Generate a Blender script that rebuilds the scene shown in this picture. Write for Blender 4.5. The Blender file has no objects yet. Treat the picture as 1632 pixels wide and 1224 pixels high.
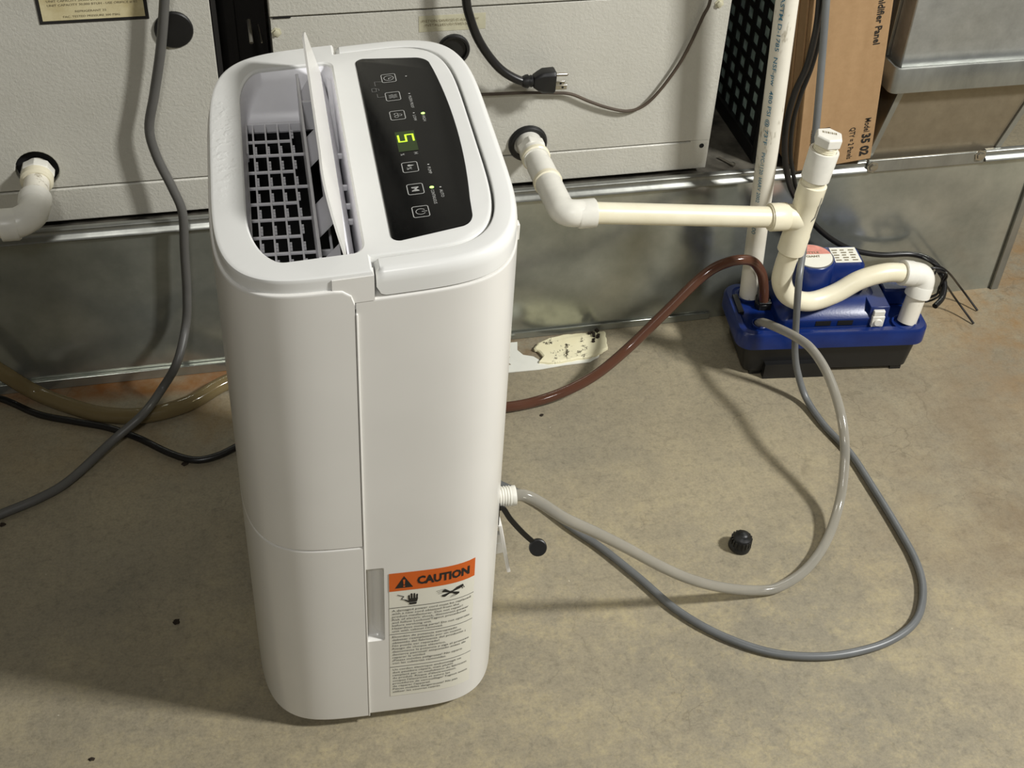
import bpy, bmesh, math, random
from mathutils import Vector, Matrix, Euler
random.seed(7)
S = bpy.context.scene
COL = S.collection

# ------------------------------------------------------------------ camera
cam_d = bpy.data.cameras.new('camera')
cam = bpy.data.objects.new('camera', cam_d); COL.objects.link(cam)
cam_d.sensor_width = 36.0; cam_d.sensor_fit = 'HORIZONTAL'
cam_d.lens = 2030.0 / 1632.0 * 36.0
cam_d.clip_start = 0.02
RX = Vector((0.9766, -0.2114, 0.0390)); RY = Vector((-0.1099, -0.6470, -0.7545)); RZ = Vector((0.1848, 0.7326, -0.6551))
mw = Matrix.Identity(4)
for i in range(3):
    mw[i][0] = RX[i]; mw[i][1] = -RY[i]; mw[i][2] = -RZ[i]
mw[2][3] = 1.18
cam.matrix_world = mw
S.camera = cam

# ------------------------------------------------------------------ world, lamps, exposure
S.view_settings.view_transform = 'Standard'
S.view_settings.look = 'None'
S.view_settings.gamma = 1.0
S.view_settings.use_curve_mapping = False
S.view_settings.exposure = 0.0
W = bpy.data.worlds.new('world'); S.world = W; W.use_nodes = True
bg = W.node_tree.nodes['Background']
bg.inputs[0].default_value = (1.0, 0.97, 0.92, 1); bg.inputs[1].default_value = 0.14

def area(name, loc, target, size, power, color):
    l = bpy.data.lights.new(name, 'AREA'); l.shape = 'RECTANGLE'
    l.size, l.size_y = size; l.energy = power; l.color = color
    o = bpy.data.objects.new(name, l); COL.objects.link(o)
    o.location = loc
    o.rotation_euler = (Vector(target) - Vector(loc)).to_track_quat('-Z', 'Y').to_euler()
    return o
area('ceiling_lamp_right', (1.95, 0.12, 2.05), (0.4, 1.1, 0.2), (0.26, 0.26), 78, (1.0, 0.992, 0.965))
area('ceiling_lamp_front', (-0.22, -0.80, 2.37), (0.3, 1.1, 0.2), (0.30, 0.30), 17, (1.0, 0.992, 0.965))

# ------------------------------------------------------------------ materials
def hexc(r, g, b):
    f = lambda c: (c/255.0)/12.92 if c/255.0 <= 0.04045 else (((c/255.0)+0.055)/1.055)**2.4
    return (f(r), f(g), f(b), 1.0)
class NT:
    def __init__(s, name):
        s.m = bpy.data.materials.new(name); s.m.use_nodes = True
        s.t = s.m.node_tree; s.n = s.t.nodes; s.p = s.n['Principled BSDF']
        s.tc = s.n.new('ShaderNodeTexCoord')
    def link(s, a, b): s.t.links.new(a, b)
    def noise(s, scale, detail=4, rough=0.6, coord='Object', stretch=None):
        nd = s.n.new('ShaderNodeTexNoise'); nd.inputs['Scale'].default_value = scale
        nd.inputs['Detail'].default_value = detail; nd.inputs['Roughness'].default_value = rough
        if stretch:
            mp = s.n.new('ShaderNodeMapping'); mp.inputs['Scale'].default_value = stretch
            s.link(s.tc.outputs[coord], mp.inputs[0]); s.link(mp.outputs[0], nd.inputs['Vector'])
        else: s.link(s.tc.outputs[coord], nd.inputs['Vector'])
        return nd.outputs['Fac']
    def voro(s, scale, feature='F1'):
        nd = s.n.new('ShaderNodeTexVoronoi'); nd.inputs['Scale'].default_value = scale; nd.feature = feature
        s.link(s.tc.outputs['Object'], nd.inputs['Vector']); return nd
    def ramp(s, fac, stops):
        r = s.n.new('ShaderNodeValToRGB'); e = r.color_ramp.elements
        while len(e) < len(stops): e.new(0.5)
        for i, (p, c) in enumerate(stops):
            e[i].position = p; e[i].color = c if len(c) == 4 else (*c, 1)
        s.link(fac, r.inputs[0]); return r.outputs[0]
    def mix(s, fac, a, b, mode='MIX'):
        m = s.n.new('ShaderNodeMix'); m.data_type = 'RGBA'; m.blend_type = mode
        for val, idx in ((fac, 0), (a, 6), (b, 7)):
            if hasattr(val, 'links') or hasattr(val, 'is_linked'): s.link(val, m.inputs[idx])
            else: m.inputs[idx].default_value = val
        return m.outputs[2]
    def bump(s, h, strength, dist=0.001):
        b = s.n.new('ShaderNodeBump'); b.inputs['Strength'].default_value = strength
        b.inputs['Distance'].default_value = dist
        s.link(h, b.inputs['Height']); s.link(b.outputs[0], s.p.inputs['Normal'])
    def near(s, c, sc):
        """1 at point c falling to 0 at distance 1/sc (object space) - for stains and painted shade with a place of their own"""
        mp = s.n.new('ShaderNodeMapping'); mp.vector_type = 'TEXTURE'
        mp.inputs['Location'].default_value = c; mp.inputs['Scale'].default_value = sc
        g = s.n.new('ShaderNodeTexGradient'); g.gradient_type = 'SPHERICAL'
        s.link(s.tc.outputs['Object'], mp.inputs[0]); s.link(mp.outputs[0], g.inputs[0]); return g.outputs['Fac']
    def mul(s, a, b, op='MULTIPLY'):
        m = s.n.new('ShaderNodeMath'); m.operation = op; m.use_clamp = True
        for v, i in ((a, 0), (b, 1)):
            if hasattr(v, 'is_linked'): s.link(v, m.inputs[i])
            else: m.inputs[i].default_value = v
        return m.outputs[0]
    def set(s, **k):
        for a, v in k.items():
            s.p.inputs[a.replace('_', ' ')].default_value = v
def plain(name, col, rough=0.5, metal=0.0, var=0.06, scale=30, bump=0.0, bscale=200, **k):
    t = NT(name); c = hexc(*col)
    f = t.noise(scale)
    dk = tuple(x*(1-var*2) for x in c[:3]) + (1,); lt = tuple(min(1, x*(1+var)) for x in c[:3]) + (1,)
    t.link(t.ramp(f, [(0.3, dk), (0.7, lt)]), t.p.inputs['Base Color'])
    t.set(Roughness=rough, Metallic=metal, **k)
    if bump: t.bump(t.noise(bscale, 3), bump)
    return t.m
M = {}
def make_materials():
    # concrete floor: mottled grey-beige, with rust near the plenum and pale scuffs
    t = NT('concrete')
    a = t.ramp(t.noise(7.0, 6, 0.65), [(0.28, hexc(128, 121, 103)), (0.5, hexc(148, 139, 118)), (0.72, hexc(164, 154, 128))])
    b = t.ramp(t.noise(2.1, 5, 0.6), [(0.35, hexc(132, 126, 111)), (0.65, hexc(160, 148, 120))])
    c = t.mix(0.5, a, b)
    f = t.noise(95.0, 6, 0.75)
    c = t.mix(0.5, c, t.ramp(f, [(0.33, (0.55, 0.55, 0.53)), (0.5, (1, 1, 1)), (0.70, (1.2, 1.18, 1.1))]), 'MULTIPLY')
    c = t.mix(0.35, c, t.ramp(t.noise(300.0, 3, 0.7), [(0.35, (0.6, 0.6, 0.58)), (0.62, (1.15, 1.15, 1.1))]), 'MULTIPLY')
    # yellow-tan blotches towards the front
    tan = t.mul(t.ramp(t.noise(14.0, 8, 0.82), [(0.47, (0, 0, 0)), (0.60, (1, 1, 1))]), t.mul(t.near((0.45, 0.72, 0), (1.1, 0.5, 1)), 1.6))
    tan = t.mul(tan, t.ramp(t.noise(140, 5, 0.8), [(0.40, (0.15,)*3), (0.56, (1,)*3)]))
    c = t.mix(t.mul(tan, 0.5), c, hexc(180, 166, 127))
    # rust lines along the plenum foot and brown spread at right
    rn = t.ramp(t.noise(14.0, 6, 0.7), [(0.38, (0, 0, 0)), (0.62, (1, 1, 1))])
    r1 = t.mul(t.near((-0.12, 1.42, 0), (0.34, 0.05, 1)), 3.0)
    r3 = t.mul(t.near((-0.05, 1.33, 0), (0.45, 0.16, 1)), 0.9)
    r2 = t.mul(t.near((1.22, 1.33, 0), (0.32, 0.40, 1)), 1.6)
    r4 = t.mul(t.near((0.28, 1.40, 0), (0.20, 0.05, 1)), 2.0)
    c = t.mix(t.mul(r1, t.ramp(t.noise(20, 5), [(0.3, (0.3,)*3), (0.6, (1,)*3)])), c, hexc(128, 80, 34))
    c = t.mix(t.mul(t.mul(r3, rn), 0.7), c, hexc(124, 98, 56))
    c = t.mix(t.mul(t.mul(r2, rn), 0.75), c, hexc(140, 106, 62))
    c = t.mix(t.mul(r4, rn), c, hexc(110, 80, 44))
    right_shade = t.mul(t.near((1.02, 0.98, 0), (0.40, 0.55, 1)), 1.3)  # shadow over the right floor, painted into the concrete as a broad brown tint
    c = t.mix(t.mul(t.mul(right_shade, t.ramp(t.noise(6, 7, 0.75), [(0.40, (0.2,)*3), (0.62, (1,)*3)])), 0.6), c, hexc(112, 92, 66))
    cr = t.n.new('ShaderNodeTexVoronoi'); cr.feature = 'DISTANCE_TO_EDGE'; cr.inputs['Scale'].default_value = 9.0
    wob = t.n.new('ShaderNodeTexNoise'); wob.inputs['Scale'].default_value = 12.0; wob.inputs['Detail'].default_value = 5
    va = t.n.new('ShaderNodeVectorMath'); va.operation = 'MULTIPLY_ADD'; va.inputs[1].default_value = (0.16, 0.16, 0.0)
    t.link(t.tc.outputs['Object'], wob.inputs['Vector']); t.link(wob.outputs['Color'], va.inputs[0]); t.link(t.tc.outputs['Object'], va.inputs[2]); t.link(va.outputs[0], cr.inputs['Vector'])
    ck = t.mul(t.ramp(cr.outputs['Distance'], [(0.0, (1,)*3), (0.012, (0,)*3)]), t.ramp(t.noise(4, 4), [(0.5, (0,)*3), (0.62, (1,)*3)]))
    c = t.mix(t.mul(ck, 0.4), c, hexc(92, 82, 64))
    # dark grime and white scale flecks
    c = t.mix(t.mul(t.ramp(t.noise(48, 5, 0.8), [(0.68, (0, 0, 0)), (0.76, (1, 1, 1))]), 0.35), c, hexc(84, 74, 58))
    c = t.mix(t.mul(t.ramp(t.noise(75, 3, 0.7), [(0.735, (0, 0, 0)), (0.76, (1, 1, 1))]), 0.8), c, hexc(206, 198, 178))
    c = t.mix(t.mul(t.ramp(t.noise(5.5, 6, 0.7), [(0.55, (0, 0, 0)), (0.75, (1, 1, 1))]), 0.35), c, hexc(116, 112, 100))
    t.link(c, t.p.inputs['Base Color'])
    t.set(Roughness=0.62); t.bump(f, 0.35, 0.0015); M['concrete'] = t.m

    # galvanised steel, dusty and streaked
    t = NT('galvanised')
    g = t.mix(0.5, t.ramp(t.noise(6, 6, 0.6), [(0.3, hexc(120, 122, 118)), (0.7, hexc(176, 178, 172))]),
              t.ramp(t.noise(30, 4, 0.7, stretch=(1, 1, 0.3)), [(0.3, hexc(130, 130, 124)), (0.7, hexc(168, 168, 160))]))
    t.link(g, t.p.inputs['Base Color'])
    t.set(Metallic=0.75)
    t.link(t.ramp(t.noise(9, 5), [(0.3, (0.26,)*3), (0.7, (0.46,)*3)]), t.p.inputs['Roughness'])
    t.bump(t.noise(24, 3), 0.06, 0.004); M['galv'] = t.m
    t = NT('galvanised_oxidised')
    g = t.ramp(t.noise(8, 6, 0.65), [(0.3, hexc(142, 146, 138)), (0.7, hexc(184, 186, 176))])
    chalk = t.mul(t.ramp(t.noise(60, 6, 0.8), [(0.45, (0,)*3), (0.62, (1,)*3)]), t.near((0.40, 1.42, 0.06), (0.16, 0.2, 0.075)))
    foot = t.mul(t.ramp(t.noise(45, 6, 0.8), [(0.36, (0,)*3), (0.55, (1,)*3)]), t.mul(t.near((-0.15, 1.42, 0.0), (0.42, 0.2, 0.026)), 2.5))
    base = t.mix(t.mul(chalk, 0.8), g, hexc(176, 172, 140))
    base = t.mix(t.mul(foot, 0.7), base, hexc(190, 184, 170))
    rust = t.mul(t.ramp(t.noise(18, 6, 0.8), [(0.45, (0,)*3), (0.65, (1,)*3)]), t.near((-0.2, 1.42, 0.03), (0.3, 0.2, 0.10)))
    base = t.mix(t.mul(rust, 0.5), base, hexc(120, 84, 48))
    t.link(base, t.p.inputs['Base Color'])
    mm = t.n.new('ShaderNodeMath'); mm.operation = 'SUBTRACT'; mm.inputs[0].default_value = 0.72; mm.use_clamp = True
    t.link(t.mul(t.mul(chalk, foot, 'ADD'), 0.7), mm.inputs[1]); t.link(mm.outputs[0], t.p.inputs['Metallic'])
    t.link(t.ramp(t.noise(5, 6, 0.7), [(0.3, (0.12,)*3), (0.7, (0.27,)*3)]), t.p.inputs['Roughness'])
    t.bump(t.noise(7, 3), 0.10, 0.006); M['galv_old'] = t.m
    M['galv_dust'] = plain('dusty_galvanised_top', (92, 88, 78), 0.8, 0.2, 0.35, 26)

    # grey-beige leather-grain enamel of the air handlers
    t = NT('grained_enamel')
    c = t.ramp(t.noise(5, 6, 0.6), [(0.3, hexc(184, 182, 171)), (0.7, hexc(196, 194, 184))])
    c = t.mix(t.mul(t.ramp(t.noise(38, 6, 0.85), [(0.68, (0,)*3), (0.76, (1,)*3)]), 0.35), c, hexc(96, 84, 62))
    g1 = t.near((0.59, 1.435, 0.285), (0.09, 0.3, 0.035)); g2 = t.near((-0.085, 1.435, 0.345), (0.03, 0.3, 0.035))
    gs = t.ramp(t.noise(110, 6, 0.85), [(0.52, (0,)*3), (0.60, (1,)*3)])
    c = t.mix(t.mul(t.mul(g1, 1.6), gs), c, hexc(70, 66, 56)); c = t.mix(t.mul(t.mul(g2, 2.2), gs), c, hexc(66, 60, 48))
    t.link(c, t.p.inputs['Base Color']); t.set(Roughness=0.38)
    t.bump(t.noise(300, 3, 0.6), 0.55, 0.0012); M['enamel'] = t.m
    M['dark_gap'] = plain('dark_insulation', (22, 19, 16), 0.9, var=0.3, scale=14)
    M['wall'] = plain('painted_block_wall', (150, 144, 130), 0.9)
    M['ceil'] = plain('unfinished_ceiling', (62, 56, 48), 0.9)

    # appliance plastics
    t = NT('white_gloss_plastic')
    t.link(t.ramp(t.noise(12, 2), [(0.3, hexc(224, 222, 216)), (0.7, hexc(228, 226, 220))]), t.p.inputs['Base Color'])
    t.set(Roughness=0.22, Specular_IOR_Level=0.45); M['white'] = t.m
    t = NT('white_lid_plastic')
    t.link(t.ramp(t.noise(12, 2), [(0.3, hexc(226, 226, 222)), (0.7, hexc(230, 230, 226))]), t.p.inputs['Base Color'])
    drops = t.mul(t.ramp(t.noise(170, 2, 0.4), [(0.50, (0,)*3), (0.72, (1,)*3)]), t.near((-0.112, 0.03, 0.585), (0.02, 0.13, 0.2)))
    t.bump(t.mul(drops, 2.0), 0.30, 0.0008)
    t.set(Roughness=0.26); M['lid'] = t.m
    M['grille'] = plain('grille_plastic', (234, 233, 237), 0.35, var=0.02)
    M['black_in'] = plain('black_interior', (8, 8, 10), 0.7, var=0.2)
    t = NT('black_panel_gloss')
    t.link(t.ramp(t.noise(40, 4), [(0.3, hexc(17, 17, 17)), (0.7, hexc(21, 21, 20))]), t.p.inputs['Base Color'])
    t.link(t.ramp(t.noise(90, 5, 0.7, stretch=(3, 0.6, 1)), [(0.3, (0.14,)*3), (0.7, (0.26,)*3)]), t.p.inputs['Roughness'])
    t.set(Specular_IOR_Level=0.16)
    M['panel'] = t.m
    M['print_grey'] = plain('grey_print', (176, 176, 172), 0.6, var=0.02)
    M['print_dim'] = plain('dim_print', (112, 112, 110), 0.6, var=0.02)
    M['print_black'] = plain('black_print', (30, 28, 26), 0.6, var=0.05)
    M['print_faint'] = plain('faded_print', (128, 118, 92), 0.8, var=0.1, scale=300)
    M['print_blue'] = plain('blue_pipe_print', (78, 134, 160), 0.7, var=0.2, scale=200)
    M['label'] = plain('label_paper', (232, 230, 216), 0.5, var=0.015)
    M['orange'] = plain('orange_print', (214, 98, 24), 0.45, var=0.03)
    def emit(name, col, st):
        t = NT(name); t.set(Base_Color=(0.01, 0.02, 0.01, 1), Emission_Color=col, Emission_Strength=st)
        f = t.noise(300); t.link(t.ramp(f, [(0, col), (1, col)]), t.p.inputs['Emission Color']); M[name] = t.m
    emit('led_green', (0.55, 1.0, 0.22, 1), 2.2)
    emit('digit_green', (0.55, 0.95, 0.03, 1), 1.6)
    emit('display_glow', (0.06, 0.10, 0.0, 1), 0.25)
    # pvc
    t = NT('aged_pvc')
    c = t.ramp(t.noise(16, 5), [(0.3, hexc(222, 214, 186)), (0.7, hexc(234, 228, 204))])
    c = t.mix(t.mul(t.ramp(t.noise(50, 6, 0.8), [(0.6, (0,)*3), (0.75, (1,)*3)]), 0.35), c, hexc(150, 132, 92))
    t.link(c, t.p.inputs['Base Color']); t.set(Roughness=0.33); M['pvc'] = t.m
    t = NT('dirty_pvc')
    c = t.ramp(t.noise(14, 5), [(0.3, hexc(216, 211, 196)), (0.7, hexc(230, 226, 212))])
    blot = t.ramp(t.noise(22, 5, 0.75, stretch=(1, 1, 0.35)), [(0.585, (0,)*3), (0.66, (1,)*3)])
    c = t.mix(t.mul(blot, 0.7), c, hexc(120, 106, 70))
    t.link(c, t.p.inputs['Base Color']); t.set(Roughness=0.4); M['pvc_dirty'] = t.m
    M['fitting'] = plain('pvc_fitting', (226, 224, 214), 0.35, var=0.04, scale=40)
    M['rubber'] = plain('black_rubber', (20, 20, 20), 0.45, var=0.2)
    M['cord'] = plain('black_cord', (24, 23, 23), 0.35, var=0.2)
    M['grey_hose'] = plain('grey_vinyl', (104, 106, 106), 0.38, var=0.08, scale=20)
    M['grey_hose_dark'] = plain('dark_grey_vinyl', (92, 91, 88), 0.42, var=0.08, scale=20)
    M['brown_wire'] = plain('brown_wire', (78, 66, 54), 0.5, var=0.15)
    M['metal'] = plain('nickel', (190, 186, 176), 0.3, 1.0, 0.08)
    def vinyl(name, col, fac, rough=0.12):
        t = NT(name); c = hexc(*col)
        t.link(t.ramp(t.noise(25), [(0.3, tuple(x*0.9 for x in c[:3])+(1,)), (0.7, c)]), t.p.inputs['Base Color']); t.set(Roughness=rough)
        tr = t.n.new('ShaderNodeBsdfTransparent'); tr.inputs[0].default_value = tuple(min(1, x**0.35) for x in c[:3]) + (1,)
        lw = t.n.new('ShaderNodeLayerWeight'); lw.inputs[0].default_value = 0.35
        mxv = t.mul(t.ramp(lw.outputs['Facing'], [(0.0, (fac,)*3), (0.8, (min(1, fac+0.35),)*3)]), 1.0)
        mx = t.n.new('ShaderNodeMixShader'); t.link(mxv, mx.inputs[0])
        t.link(tr.outputs[0], mx.inputs[1]); t.link(t.p.outputs[0], mx.inputs[2])
        t.link(mx.outputs[0], t.n['Material Output'].inputs[0]); M[name] = t.m
    vinyl('clear_vinyl', (172, 168, 156), 0.50)
    vinyl('yellowed_vinyl', (140, 124, 88), 0.55)
    vinyl('brown_vinyl', (92, 61, 47), 0.9)
    # pump
    t = NT('blue_plastic')
    t.link(t.ramp(t.noise(20, 5), [(0.3, hexc(10, 32, 88)), (0.7, hexc(15, 42, 106))]), t.p.inputs['Base Color'])
    t.set(Roughness=0.3); t.bump(t.noise(400, 2), 0.08); M['blue'] = t.m
    M['tank'] = plain('black_tank', (22, 22, 22), 0.42, var=0.15)
    M['red_print'] = plain('faded_red_print', (222, 150, 134), 0.6, var=0.1, scale=120)
    # cardboard
    t = NT('cardboard')
    c = t.mix(0.5, t.ramp(t.noise(90, 5, 0.7), [(0.3, hexc(150, 119, 82)), (0.7, hexc(170, 138, 100))]),
              t.ramp(t.noise(8, 3, 0.5, stretch=(6, 6, 0.4)), [(0.3, hexc(152, 121, 84)), (0.7, hexc(170, 138, 100))]))
    t.link(c, t.p.inputs['Base Color']); t.set(Roughness=0.85); M['card'] = t.m
    M['lattice'] = plain('black_lattice', (10, 11, 11), 0.5)
    M['lattice_back'] = plain('lattice_pad', (140, 160, 152), 0.9, var=0.25, scale=60)
    t = NT('stained_foam')
    c = t.ramp(t.noise(14, 5), [(0.3, hexc(222, 214, 176)), (0.7, hexc(234, 228, 196))])
    c = t.mix(t.ramp(t.noise(60, 5, 0.75), [(0.585, (0,)*3), (0.64, (1,)*3)]), c, hexc(52, 44, 26))
    t.link(c, t.p.inputs['Base Color']); t.set(Roughness=0.9); t.bump(t.noise(120, 3), 0.5); M['foam'] = t.m
    M['paper'] = plain('white_paper', (226, 226, 216), 0.7, var=0.03)
    t = NT('aged_label')
    c = t.ramp(t.noise(22, 6, 0.7), [(0.3, hexc(186, 172, 128)), (0.6, hexc(214, 204, 164))])
    t.link(c, t.p.inputs['Base Color']); t.set(Roughness=0.6); M['aged'] = t.m
    M['sticker'] = plain('aged_sticker', (190, 186, 160), 0.6, var=0.06, scale=60)
    M['dirt'] = plain('dirt', (44, 34, 22), 0.95, var=0.3, scale=400)
make_materials()

# ------------------------------------------------------------------ mesh helpers
ORIG = {}
def catmull(pts, sub=8):
    P = [Vector(p) for p in pts]; out = []
    for i in range(len(P)-1):
        p0 = P[max(0, i-1)]; p1 = P[i]; p2 = P[i+1]; p3 = P[min(len(P)-1, i+2)]
        for k in range(sub):
            t = k/sub
            out.append(0.5*((2*p1) + (p2-p0)*t + (2*p0-5*p1+4*p2-p3)*t*t + (3*p1-p0-3*p2+p3)*t**3))
    out.append(P[-1]); return out
class B:
    """collects verts and faces, then links them as ONE mesh object"""
    def __init__(s): s.v = []; s.f = []
    def add(s, vs, fs):
        o = len(s.v); s.v += [Vector(p) for p in vs]; s.f += [tuple(i+o for i in f) for f in fs]; return s
    def box(s, lo, hi, mtx=None):
        x0, y0, z0 = lo; x1, y1, z1 = hi
        vs = [Vector(p) for p in ((x0,y0,z0),(x1,y0,z0),(x1,y1,z0),(x0,y1,z0),(x0,y0,z1),(x1,y0,z1),(x1,y1,z1),(x0,y1,z1))]
        if mtx: vs = [mtx @ p for p in vs]
        return s.add(vs, [(3,2,1,0),(4,5,6,7),(0,1,5,4),(1,2,6,5),(2,3,7,6),(3,0,4,7)])
    def lathe(s, a, b, prof, n=24, cap=True, ref=None):
        """prof: list of (t along a->b in metres, radius)"""
        a = Vector(a); d = (Vector(b)-a).normalized()
        u = d.orthogonal().normalized() if ref is None else (Vector(ref) - d*Vector(ref).dot(d)).normalized()
        w = d.cross(u); vs = []; fs = []
        for t, r in prof:
            for k in range(n):
                an = 2*math.pi*k/n; vs.append(a + d*t + (u*math.cos(an)+w*math.sin(an))*r)
        m = len(prof)
        for i in range(m-1):
            for k in range(n):
                k2 = (k+1) % n; fs.append((i*n+k, i*n+k2, (i+1)*n+k2, (i+1)*n+k))
        if cap: fs.append(tuple(reversed(range(n)))); fs.append(tuple((m-1)*n+k for k in range(n)))
        return s.add(vs, fs)
    def cyl(s, a, b, r, n=24, r2=None, cap=True):
        L = (Vector(b)-Vector(a)).length; return s.lathe(a, b, [(0, r), (L, r if r2 is None else r2)], n, cap)
    def tube(s, pts, r, n=12, sub=8, cap=True, flat=None):
        P = catmull(pts, sub) if sub else [Vector(p) for p in pts]
        vs = []; fs = []; m = len(P); u = None
        for i in range(m):
            d = (P[min(m-1, i+1)]-P[max(0, i-1)]).normalized()
            if u is None: u = d.orthogonal().normalized()
            u = (u - d*u.dot(d)).normalized(); w = d.cross(u)
            ri = r[0]+(r[1]-r[0])*i/(m-1) if isinstance(r, tuple) else r
            for k in range(n):
                an = 2*math.pi*k/n; vs.append(P[i] + (u*math.cos(an)+w*math.sin(an))*ri)
        for i in range(m-1):
            for k in range(n):
                k2 = (k+1) % n; fs.append((i*n+k, i*n+k2, (i+1)*n+k2, (i+1)*n+k))
        if cap: fs.append(tuple(reversed(range(n)))); fs.append(tuple((m-1)*n+k for k in range(n)))
        return s.add(vs, fs)
    def loft(s, loops, close=True, cap0=False, cap1=False):
        n = len(loops[0]); vs = [p for l in loops for p in l]; fs = []
        for i in range(len(loops)-1):
            for k in range(n if close else n-1):
                k2 = (k+1) % n; fs.append((i*n+k, i*n+k2, (i+1)*n+k2, (i+1)*n+k))
        if cap0: fs.append(tuple(reversed(range(n))))
        if cap1: fs.append(tuple((len(loops)-1)*n+k for k in range(n)))
        return s.add(vs, fs)
    def slab(s, pts, nrm):
        """flat outline given thickness along nrm"""
        nrm = Vector(nrm); P = [Vector(p) for p in pts]
        return s.loft([P, [p+nrm for p in P]], True, True, True)
    def ring_strip(s, outer, inner, nrm):
        nrm = Vector(nrm); o = [Vector(p) for p in outer]; i = [Vector(p) for p in inner]
        return s.loft([i, o, [p+nrm for p in o], [p+nrm for p in i], i])
    def build(s, name, mat, parent=None, bevel=0, seg=2, sharp=32, loc=None, fix=True, weighted=False):
        off = Vector(ORIG.get(parent.name, (0, 0, 0))) if parent else Vector(loc or (0, 0, 0))
        me = bpy.data.meshes.new(name)
        me.from_pydata([tuple(p-off) for p in s.v], [], s.f)
        bm = bmesh.new(); bm.from_mesh(me)
        bmesh.ops.remove_doubles(bm, verts=bm.verts, dist=1e-6)
        if fix: bmesh.ops.recalc_face_normals(bm, faces=bm.faces)
        for f in bm.faces: f.smooth = True
        for e in bm.edges:
            if len(e.link_faces) == 2 and e.calc_face_angle(0) > math.radians(sharp): e.smooth = False
        bm.to_mesh(me); bm.free()
        me.materials.append(mat)
        wn = None
        o = bpy.data.objects.new(name, me); COL.objects.link(o)
        if parent: o.parent = parent
        else: o.location = off
        ORIG[o.name] = off
        if bevel:
            md = o.modifiers.new('bevel', 'BEVEL'); md.width = bevel; md.segments = seg; md.limit_method = 'ANGLE'; md.angle_limit = math.radians(30)
            md.harden_normals = False
        if weighted:
            wn = o.modifiers.new('weighted_normals', 'WEIGHTED_NORMAL'); wn.keep_sharp = True; wn.weight = 100
        return o
def tag(o, label, cat, group=None):
    o['label'] = label; o['category'] = cat
    if group: o['group'] = group
    return o
def thing(name, label, cat, loc, group=None, rot=None):
    o = bpy.data.objects.new(name, None); COL.objects.link(o); o.empty_display_size = 0.05
    o.location = loc
    if rot is None: ORIG[o.name] = Vector(loc)
    else: o.rotation_euler = rot; ORIG[o.name] = Vector((0, 0, 0))
    return tag(o, label, cat, group)
def struct(o): o['kind'] = 'structure'; return o

TXT = {}
def text2d(body, bold=0.0):
    """flat letter mesh of a line: verts (x, y) scaled so the cap height is 1 and x starts at 0"""
    key = (body, bold)
    if key in TXT: return TXT[key]
    cu = bpy.data.curves.new('t', 'FONT'); cu.body = body; cu.resolution_u = 2; cu.size = 1.0; cu.offset = bold
    ob = bpy.data.objects.new('t', cu); COL.objects.link(ob)
    dg = bpy.context.evaluated_depsgraph_get()
    me = bpy.data.meshes.new_from_object(ob.evaluated_get(dg))
    vs = [(v.co.x, v.co.y) for v in me.vertices]; fs = [tuple(p.vertices) for p in me.polygons]
    bpy.data.objects.remove(ob); bpy.data.curves.remove(cu); bpy.data.meshes.remove(me)
    x0 = min(v[0] for v in vs); k = 1/0.70
    vs = [((x-x0)*k, y*k) for x, y in vs]; w = max(v[0] for v in vs)
    TXT[key] = (vs, fs, w); return TXT[key]
def write(bd, body, cap, width, fn, bold=0.0):
    """adds a line of text to builder bd; fn(s, t) maps metres along / up the line to a point. width None keeps natural width"""
    vs, fs, w = text2d(body, bold)
    kx = (width/w) if width else cap
    bd.add([fn(x*kx, y*cap) for x, y in vs], fs)

# ------------------------------------------------------------------ room shell
def build_room():
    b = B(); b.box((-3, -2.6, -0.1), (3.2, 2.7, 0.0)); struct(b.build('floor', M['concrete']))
    b = B(); b.box((-3, 2.6, 0), (3.2, 2.7, 2.45)); struct(b.build('wall_back', M['wall']))
    b = B(); b.box((-3.1, -2.6, 0), (-3, 2.7, 2.45)); struct(b.build('wall_left', M['wall']))
    b = B(); b.box((3.2, -2.6, 0), (3.3, 2.7, 2.45)); struct(b.build('wall_right', M['wall']))
    b = B(); b.box((-3.1, -2.6, 2.45), (3.3, 2.7, 2.55)); struct(b.build('ceiling', M['ceil']))
build_room()

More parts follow.
